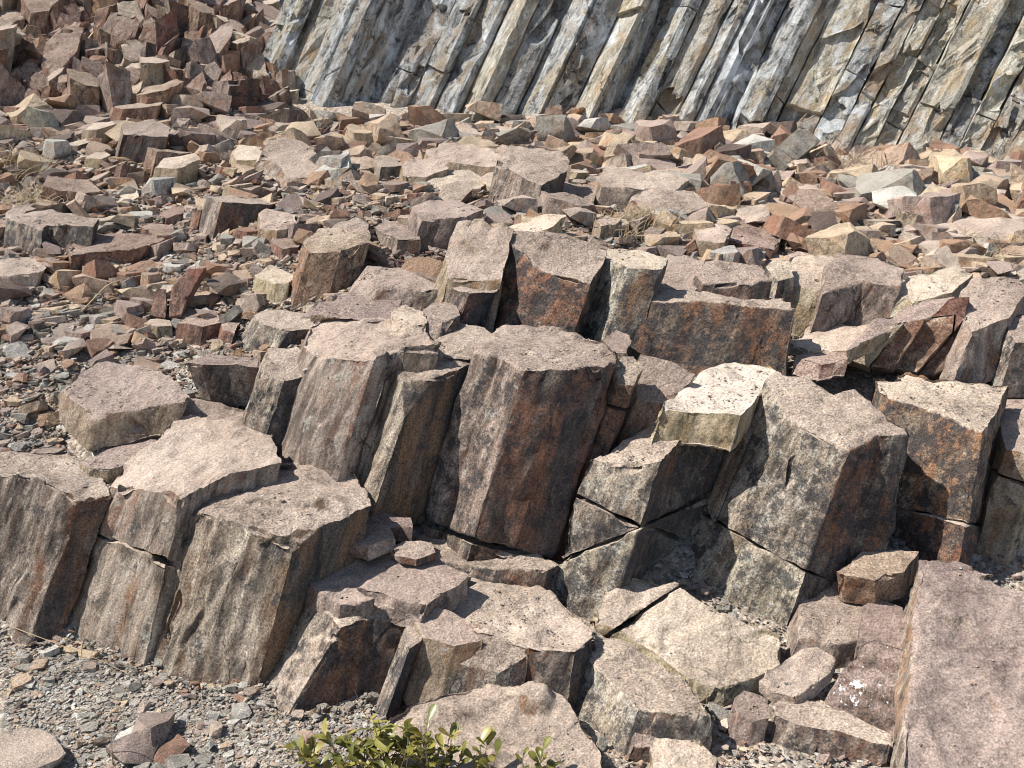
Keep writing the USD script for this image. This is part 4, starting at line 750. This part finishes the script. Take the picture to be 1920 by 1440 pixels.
def scatter(seed, n, region, smin, smax, weights, e=2.2, tilt=0.35, on_rock=0.12, sink=0.12, rock_max=0.07):
    r = np.random.default_rng(seed)
    x0, x1, y0, y1 = region
    y = np.sqrt(r.uniform(y0 ** 2, y1 ** 2, n)); x = (x0 + (x1 - x0) * r.random(n) - 960) / F * y / (cp) * 1.02
    size = power(r, n, smin, smax, e)
    g, h = surface(x, y); z = g.copy()
    onrock = h > g + 0.02
    keep = ~onrock | ((r.random(n) < on_rock) & (size < rock_max))
    z = np.where(onrock, h, g)
    p = np.array([weights.get(c, 0) for c in COLS], float); p /= p.sum()
    col = r.choice(len(COLS), n, p=p); shp = r.integers(0, NSH, n); q = quat(r, n, tilt)
    thick = np.array([d[2] for d in COARSE])[shp]
    z = z + size * thick * (0.5 - sink) 
    pr = project(np.stack([x, y, z], 1)); keep &= (pr[:, 0] > -60) & (pr[:, 0] < 1980) & (pr[:, 1] > -60) & (pr[:, 1] < 1500)
    STONES.append(np.column_stack([x, y, z, size, col, shp, q])[keep])
MIX_PLAT = {'tan': 3.6, 'pinkish': 2.6, 'mauve': 2.0, 'rust brown': 2.8, 'grey': 1.0, 'pale': .5, 'dark brown': .8}
MIX_LEFT = {'tan': 1.6, 'pinkish': 2, 'mauve': 1.6, 'rust brown': 1.6, 'grey': 3.2, 'pale': .9, 'dark brown': .6}
MIX_GRAV = {'tan': 1.2, 'pinkish': 1, 'mauve': .5, 'rust brown': .1, 'grey': 5, 'pale': 3.6, 'dark brown': .2}
MIX_FOOT = {'tan': 5, 'pinkish': 2.6, 'mauve': .8, 'rust brown': 2.2, 'grey': 1.3, 'pale': .7, 'dark brown': .5}
scatter(21, 42000, (-60, 1980, 11.0, 19.3), .03, .5, MIX_PLAT, e=2.5, on_rock=0, rock_max=.14)
scatter(22, 5200, (560, 1980, 15.0, 20.0), .10, .8, MIX_FOOT, e=2.4, tilt=.4, on_rock=0, rock_max=.3, sink=.08)
scatter(26, 650, (1200, 1980, 12.0, 18.0), .25, .85, MIX_FOOT, e=2.3, tilt=.35, on_rock=0, rock_max=.3, sink=.1)
scatter(23, 13000, (-60, 620, 8.9, 13.5), .02, .32, MIX_LEFT, e=2.6, on_rock=.003)
scatter(24, 7000, (-60, 560, 17.5, 27.0), .08, .8, {'tan': 1.2, 'pinkish': 2, 'mauve': 2, 'rust brown': 3, 'grey': .4, 'pale': .3, 'dark brown': 1}, on_rock=0, rock_max=.3)
scatter(27, 2600, (560, 1980, 8.4, 11.2), .02, .14, MIX_PLAT, on_rock=.004, rock_max=.05, e=2.4)
scatter(25, 420, (-60, 700, 6.3, 8.4), .05, .16, MIX_GRAV, e=3.0, on_rock=.0)
scatter(28, 500, (1200, 1980, 6.3, 8.6), .03, .13, {'tan': 2, 'pinkish': 3, 'grey': 2, 'pale': 1, 'mauve': 1}, e=2.3, on_rock=.003)
S = np.vstack(STONES); del STONES
# a few stones seen singly in the photograph, on the ground where they lie: pixel, size, colour, shape, tilt
HAND = []
for px, py, size, col, k in [(455, 1290, .10, 'pale', 1), (447, 1284, .11, 'rust brown', 2), (340, 1345, .11, 'grey', 3), (450, 1340, .16, 'pale', 4), (355, 1312, .2, 'mauve', 5), (140, 1222, .16, 'tan', 6), (165, 1235, .22, 'tan', 7), (240, 1232, .10, 'dark brown', 8),
                             (40, 1438, .5, 'pinkish', 0), (250, 1420, .36, 'mauve', 1), (285, 1392, .38, 'mauve', 2), (300, 1422, .36, 'rust brown', 3), (243, 1385, .18, 'pale', 4), (165, 1424, .14, 'grey', 5), (40, 1285, .16, 'tan', 6), (55, 1258, .18, 'grey', 7),
                             (1318, 1300, .24, 'grey', 2), (1356, 1338, .26, 'grey', 4), (1316, 1396, .11, 'pale', 5), (1345, 1275, .2, 'pinkish', 6), (1300, 1255, .18, 'rust brown', 7), (1130, 1170, .14, 'tan', 8), (1140, 1198, .16, 'pinkish', 1), (345, 665, .2, 'pale', 3), (320, 690, .16, 'pale', 6),
                             (185, 625, .14, 'tan', 2), (95, 665, .2, 'tan', 1), (240, 590, .2, 'grey', 3), (1525, 1025, .3, 'tan', 5), (1590, 280, .6, 'pale', 2), (1450, 250, .6, 'pale', 4), (1380, 275, .7, 'tan', 6), (1460, 320, 1.0, 'grey', 0), (1560, 370, .8, 'rust brown', 3), (1640, 365, .8, 'tan', 8), (1500, 390, .9, 'mauve', 5), (1310, 345, .7, 'pinkish', 7), (1420, 430, .6, 'pinkish', 1), (1400, 340, .8, 'rust brown', 4)]:
    y = ground_depth(px, py)
    if y: HAND.append((ray(px, py)[0] / ray(px, py)[1] * y, y, float(ground(ray(px, py)[0] / ray(px, py)[1] * y, y)) + .1 * size, size, COLS.index(col), k))
hr = np.random.default_rng(77)
S = np.vstack([np.column_stack([np.array(HAND), quat(hr, len(HAND), .3)]), S])
pr = project(S[:, :3]); big = S[:, 3] / pr[:, 2] * (1 + 0.0 * S[:, 3])
inside = (pr[:, 0] > 0) & (pr[:, 0] < 1920) & (pr[:, 1] > 0) & (pr[:, 1] < 1440)
order = np.argsort(-big * inside); singles = order[:300]; singles = np.union1d(singles, np.arange(len(HAND)))
for i in singles:
    x, y, z, size, c, k = S[i, :6]; name = COLS[int(c)]
    xf = UsdGeom.Xform.Define(stage, '/World/' + numbered('/World', 'loose_stone'))
    q = S[i, 6:10]
    xf.AddTranslateOp().Set(Gf.Vec3d(float(x), float(y), float(z))); xf.AddOrientOp().Set(Gf.Quatf(*map(float, q))); xf.AddScaleOp().Set(Gf.Vec3f(float(size)))
    o = xf.GetPrim(); o.GetReferences().AddInternalReference(f'/World/stone_shapes/{name.replace(" ", "_")}_{int(k)}'); o.SetInstanceable(True)
    th = FINE[int(k)][2]
    WAIT.append((o, size / pr[i, 2] * F, name, 'flat' if th < .38 else 'angular' if th < .55 else 'blocky', 'stone', 'stone', S[i, :3]))
def instancer(name, rows, label, cat, flat=(1, 1, 1)):
    path = f'/World/{name}'; pi = UsdGeom.PointInstancer.Define(stage, path); targets = []
    for c in COLS:
        for k in range(NSH):
            pth = f'{path}/Prototypes/stone_{c.replace(" ", "_")}_{k}'
            usdkit.mesh(stage, pth, COARSE[k][:2], f'/World/Looks/stone_{c.replace(" ", "_")}'); targets.append(pth)
    pi.CreatePrototypesRel().SetTargets(targets)
    pi.CreateProtoIndicesAttr(Vt.IntArray.FromNumpy((rows[:, 4] * NSH + rows[:, 5]).astype(np.int32)))
    pi.CreatePositionsAttr(Vt.Vec3fArray.FromNumpy(rows[:, :3].astype(np.float32)))
    pi.CreateScalesAttr(Vt.Vec3fArray.FromNumpy((rows[:, 3:4] * np.array(flat)).astype(np.float32)))
    pi.CreateOrientationsAttr(Vt.QuathArray([Gf.Quath(*map(float, q)) for q in rows[:, 6:10]]))
    tag(pi.GetPrim(), label, cat, None, 'stuff')
rest = np.setdiff1d(np.arange(len(S)), singles)
instancer('rubble', S[rest], 'broken stones strewn over the whole slope between the columns and the cliff', 'rubble')
STONES = []
scatter(31, 34000, (-60, 720, 6.2, 8.5), .012, .055, MIX_GRAV, e=2.5, tilt=.35, on_rock=0, sink=.0)
scatter(32, 14000, (-60, 620, 8.8, 12.5), .015, .05, MIX_LEFT, e=2.4, tilt=.4, on_rock=.0, sink=.0)
scatter(33, 2500, (1150, 1980, 6.2, 9.2), .015, .05, MIX_GRAV, e=2.4, tilt=.4, on_rock=.0, sink=.0)
from scipy.ndimage import binary_dilation
rock_cells = HEI > -5; gx, gy = np.meshgrid(HX0 + (np.arange(HN[0]) + .5) * HC, HY0 + (np.arange(HN[1]) + .5) * HC, indexing='ij')
gz = ground(gx, gy); rock_cells &= HEI > gz + .02
ring_ = binary_dilation(rock_cells, iterations=4) & ~rock_cells & (gy < 15) & (np.abs(gx) < gy * .5)
ii, jj = np.nonzero(ring_); kr = np.random.default_rng(91); pick = kr.integers(0, len(ii), 14000); ii, jj = ii[pick], jj[pick]
bx, by = HX0 + (ii + kr.random(len(ii))) * HC, HY0 + (jj + kr.random(len(ii))) * HC; bs = power(kr, len(ii), .02, .13, 2.3) * np.clip(by / 9, .8, 1.5)
bc = kr.choice(len(COLS), len(ii), p=np.array([MIX_LEFT[c] for c in COLS]) / sum(MIX_LEFT.values())); bk = kr.integers(0, NSH, len(ii))
STONES.append(np.column_stack([bx, by, ground(bx, by) + kr.random(len(ii)) * .05 + bs * .1, bs, bc, bk, quat(kr, len(ii), .5)]))
from scipy.ndimage import maximum_filter, minimum_filter
flat_ = rock_cells & (maximum_filter(HEI, 3) - minimum_filter(HEI, 3) < .05) & (gy < 13.5) & (np.abs(gx) < gy * .5) & (meshkit.fbm(np.stack([gx * 1.6, gy * 1.6, 0 * gx], -1), 3, 8) > .55)
ii, jj = np.nonzero(flat_); pick = kr.integers(0, len(ii), 5200); ii, jj = ii[pick], jj[pick]
bx, by = HX0 + (ii + kr.random(len(ii))) * HC, HY0 + (jj + kr.random(len(ii))) * HC; bs = power(kr, len(ii), .009, .035, 2.6); P_ = {'tan': 3, 'pinkish': 4, 'mauve': 2, 'grey': 1.5, 'pale': .8, 'rust brown': .6, 'dark brown': 0}
STONES.append(np.column_stack([bx, by, HEI[ii, jj] - bs * .1, bs, kr.choice(len(COLS), len(ii), p=np.array([P_[c] for c in COLS]) / sum(P_.values())), kr.integers(0, NSH, len(ii)), quat(kr, len(ii), .3)]))
instancer('gravel_chips', np.vstack(STONES), 'grey stone chips covering the open ground', 'gravel', (1.0, .8, .6))

# ------------------------------------------------------------------ plants
def tube(path_pts, r0, r1, sides=5):
    p = np.asarray(path_pts, float); t = np.gradient(p, axis=0); t /= np.linalg.norm(t, axis=1, keepdims=True)
    a = np.cross(t, [0.3, 0.8, 0.5]); a /= np.linalg.norm(a, axis=1, keepdims=True); b = np.cross(t, a)
    ang = np.arange(sides) * 2 * np.pi / sides; rr = np.linspace(r0, r1, len(p))[:, None, None]
    v = (p[:, None] + rr * (np.cos(ang)[None, :, None] * a[:, None] + np.sin(ang)[None, :, None] * b[:, None])).reshape(-1, 3); f = []
    for i in range(len(p) - 1):
        for j in range(sides):
            q = [i * sides + j, i * sides + (j + 1) % sides, (i + 1) * sides + (j + 1) % sides, (i + 1) * sides + j]; f += [[q[0], q[1], q[2]], [q[0], q[2], q[3]]]
    return v, np.array(f)
def leaf_mesh(base, d, up, L, W, fold, curl):
    d = d / np.linalg.norm(d); s = np.cross(d, up); s /= np.linalg.norm(s); n = np.cross(s, d)
    prof = [(0, .06), (.25, .42), (.5, .8), (.75, 1.0), (.92, .62), (1.0, .05)]; v, f = [], []
    for t, w in prof:
        c = base + d * L * t - n * curl * L * t * t
        v += [c - s * W * w + n * fold * W * w, c, c + s * W * w + n * fold * W * w]
    for i in range(len(prof) - 1):
        a = 3 * i
        for q in ((a, a + 1, a + 4, a + 3), (a + 1, a + 2, a + 5, a + 4)): f += [[q[0], q[1], q[2]], [q[0], q[2], q[3]]]
    return np.array(v), np.array(f)
def shrub(px, py, height, spread, nst, nleaf, label, seed, Y=None):
    r = np.random.default_rng(seed); y = Y or ground_depth(px, py) or 6.45
    base = np.array([ray(px, py)[0] / ray(px, py)[1] * y, y, 0]); base[2] = float(surface(base[0], base[1])[0][0])
    o = xform('green_shrub', base); path = str(o.GetPath()); tips = []
    for k in range(nst):
        a = r.uniform(0, 6.28); e = np.array([math.cos(a) * spread * r.uniform(.2, 1), math.sin(a) * spread * r.uniform(.2, .6), height * r.uniform(.55, 1)])
        st = np.array([e[0] * .25, e[1] * .25, -.02]); mid = (st + e) / 2 + r.normal(size=3) * .03
        pts = [(1 - t) ** 2 * st + 2 * t * (1 - t) * mid + t * t * e for t in np.linspace(0, 1, 7)]
        obj('stem', tube(pts, .006, .0025), 'bark', path, smooth=True); tips.append(pts)
    for k in range(nleaf):
        pts = tips[r.integers(nst)]; t = 1 - abs(r.normal()) * .28; t = min(max(t, .15), 1); i = min(int(t * 6), 5); b = pts[i] + (pts[i + 1] - pts[i]) * (t * 6 - i)
        a = r.uniform(0, 6.28); d = np.array([math.cos(a), math.sin(a), r.uniform(.25, 1.5)])
        L = r.choice([.05, .075, .1, .125], p=[.25, .3, .3, .15]) * r.uniform(.85, 1.15)
        obj('leaf', leaf_mesh(b, d, np.array([0, 0, 1.0]) + .3 * r.normal(size=3), L, L * r.uniform(.19, .27), r.uniform(.1, .5), r.uniform(-.1, .35)), 'leaf', path, smooth=True)
    tag(o, label, 'shrub')
shrub(700, 1494, .50, .32, 15, 100, 'leafy yellow-green shrub, left part of the big clump at the bottom edge', 1, 6.2)
shrub(750, 1494, .56, .26, 15, 110, 'tallest leafy shrub in the middle of the clump at the bottom edge', 2, 6.2)
shrub(822, 1494, .50, .22, 12, 80, 'leafy shrub at the right side of the clump at the bottom edge', 3, 6.2)
shrub(640, 1494, .40, .28, 11, 60, 'low leafy shrub at the left of the clump at the bottom edge', 6, 6.2)
shrub(560, 1440, .14, .2, 6, 30, 'small sparse shrub growing on the gravel left of the clump', 4)
shrub(905, 1494, .42, .13, 6, 40, 'upright leafy sprig in front of the half-buried slab', 5, 6.2)
shrub(1010, 1494, .33, .16, 6, 36, 'lowest leafy sprig at the bottom edge, rightmost of the green plants', 7, 6.2)
def tuft(px, py, rad, h, n, label, seed, cat='grass tuft', name='dry_grass_tuft', wid=.0035, flat=1.0):
    r = np.random.default_rng(seed); y = ground_depth(px, py)
    x = ray(px, py)[0] / ray(px, py)[1] * y; vs, fs, c = [], [], 0
    for k in range(n):
        a, q = r.uniform(0, 6.28), rad * math.sqrt(r.random()); bx, by = x + q * math.cos(a), y + q * math.sin(a); bz = float(max(surface(bx, by)[0][0], -9)) - .02
        b = np.array([bx, by, bz]); e = b + np.array([r.normal() * .6 * h, r.normal() * .6 * h, h * r.uniform(.4, 1) * flat]); m = (b + e) / 2 + np.array([r.normal() * .15 * h, r.normal() * .15 * h, .25 * h])
        pts = [(1 - t) ** 2 * b + 2 * t * (1 - t) * m + t * t * e for t in np.linspace(0, 1, 6)]
        v, f = tube(pts, wid, wid * .3, 3); vs.append(v); fs.append(f + c); c += len(v)
    tag(obj(name, (np.vstack(vs), np.vstack(fs)), 'dry_grass' if name == 'dry_grass_tuft' else 'bark', smooth=True), label, cat)
tuft(1165, 432, .35, .22, 150, 'brown dry grass cushion left of the cream stone on the plateau', 1, wid=.006)
tuft(1245, 425, .45, .25, 170, 'pale dry grass cushion behind the speckled third-row column', 2, wid=.006)
tuft(1830, 475, .4, .25, 130, 'dry grass clump in front of the broad flat boulder at right', 3, wid=.006)
tuft(25, 325, .6, .35, 160, 'dry grass clump on the slope at the left edge', 4, wid=.008)
tuft(70, 385, .5, .3, 120, 'dry grass clump above the grey-faced edge column', 5, wid=.007)
tuft(1440, 450, .4, .2, 90, 'thin dry grass left of the flat boulder field at right', 6, wid=.006)
tuft(560, 258, .5, .5, 60, 'bare brown bush near the left end of the cliff foot', 7, 'dry bush', 'bare_bush', wid=.009)
tuft(1590, 345, .8, .6, 70, 'tangle of bare twigs around the tall cream wedge', 8, 'dry bush', 'bare_bush', wid=.009)
tuft(1610, 235, .6, .8, 60, 'bare twiggy bush at the foot of the pale cliff', 9, 'dry bush', 'bare_bush', wid=.011)
tuft(1350, 212, .5, .8, 50, 'bare bush below the dark cleft of the cliff', 10, 'dry bush', 'bare_bush', wid=.011)
def stalk(p3, label, r0=.004, name='dry_stalk'):
    p3 = np.array(p3); t = np.linspace(0, 1, 14); k = np.linspace(0, 1, len(p3)); pts = np.stack([np.interp(t, k, p3[:, i]) for i in range(3)], 1)
    pts = (np.vstack([pts[:1], pts[:-1]]) + pts + np.vstack([pts[1:], pts[-1:]])) / 3
    tag(obj(name, tube(pts, r0, r0 * .4, 4), 'dry_grass', smooth=True), label, 'dry stalk')
def gp(px, py, up=0.0):
    y = ground_depth(px, py); x = ray(px, py)[0] / ray(px, py)[1] * y; return np.array([x, y, float(ground(x, y)) + up])
b = gp(150, 1250); stalk([b, b + [.05, 0, .25], b + [.2, .02, .5], b + [.4, .05, .68]], 'tall thin dry stalk rising before the cream-topped column')
stalk([gp(20, 1185, .05), gp(90, 1225, .12), gp(180, 1250, .08), gp(275, 1285, .02)], 'long trailing dry stem crossing the gravel at left')
stalk([gp(95, 1270, .02), gp(170, 1262, .10), gp(220, 1255, .06), gp(268, 1262, .02)], 'short dry stem on the gravel by the cream-topped column')
b = gp(700, 1400); stalk([b, b + [-.03, 0, .2], b + [-.12, 0, .45]], 'upright dry stalk beside the foot of the squat column')
b = gp(1115, 1440); stalk([b, b + [.03, 0, .25], b + [.09, 0, .5]], 'reddish dry stalk before the sloping foreground column')
stalk([gp(150, 598, .05), gp(205, 560, .16), gp(270, 532, .1)], 'bleached dry branch lying on the gravel slope at left', .012)
b = gp(212, 1440); stalk([b, b + [.01, 0, .2], b + [.02, 0, .36]], 'pinkish dry stalk at the bottom edge before the three brown stones', .006)

# ------------------------------------------------------------------ labels of the many stones, by look and by what they lie near
ORD = 'first second third fourth fifth sixth seventh eighth ninth tenth eleventh twelfth thirteenth fourteenth fifteenth sixteenth seventeenth eighteenth nineteenth twentieth'.split()
rows = {}
for o, sz, col, shape, noun, cat, p in WAIT:
    q = project(p)[0]; d = [(q[0] - a) ** 2 + (1.6 * (q[1] - b)) ** 2 for a, b, _ in LAND]; k = int(np.argmin(d)); dx, dy = q[0] - LAND[k][0], q[1] - LAND[k][1]
    side = ('right of' if dx > 0 else 'left of') if abs(dx) > 1.6 * abs(dy) else ('below' if dy > 0 else 'above')
    sw = 'big ' if sz > 75 else 'small ' if sz < 38 else ''
    rows.setdefault(f'{sw}{shape} {col} {noun} {side} {LAND[k][2]}', []).append((q[0], o, cat, noun))
for text, ones in rows.items():
    ones.sort(key=lambda t: t[0])
    for i, (_, o, cat, noun) in enumerate(ones):
        extra = '' if len(ones) == 1 else f', {ORD[i] if i < 20 else str(i + 1) + "th"} from left'
        text_ = text if len((text + extra).replace('-', ' ').split()) <= 16 else text.replace('small ', '').replace('angular ', '')
        tag(o, text_ + extra, cat, {'stone': 'loose stones of the rubble', 'hill block': 'blocks of the hill at top left'}.get(noun, 'column stumps in the rubble'))

print('triangles', COUNT)
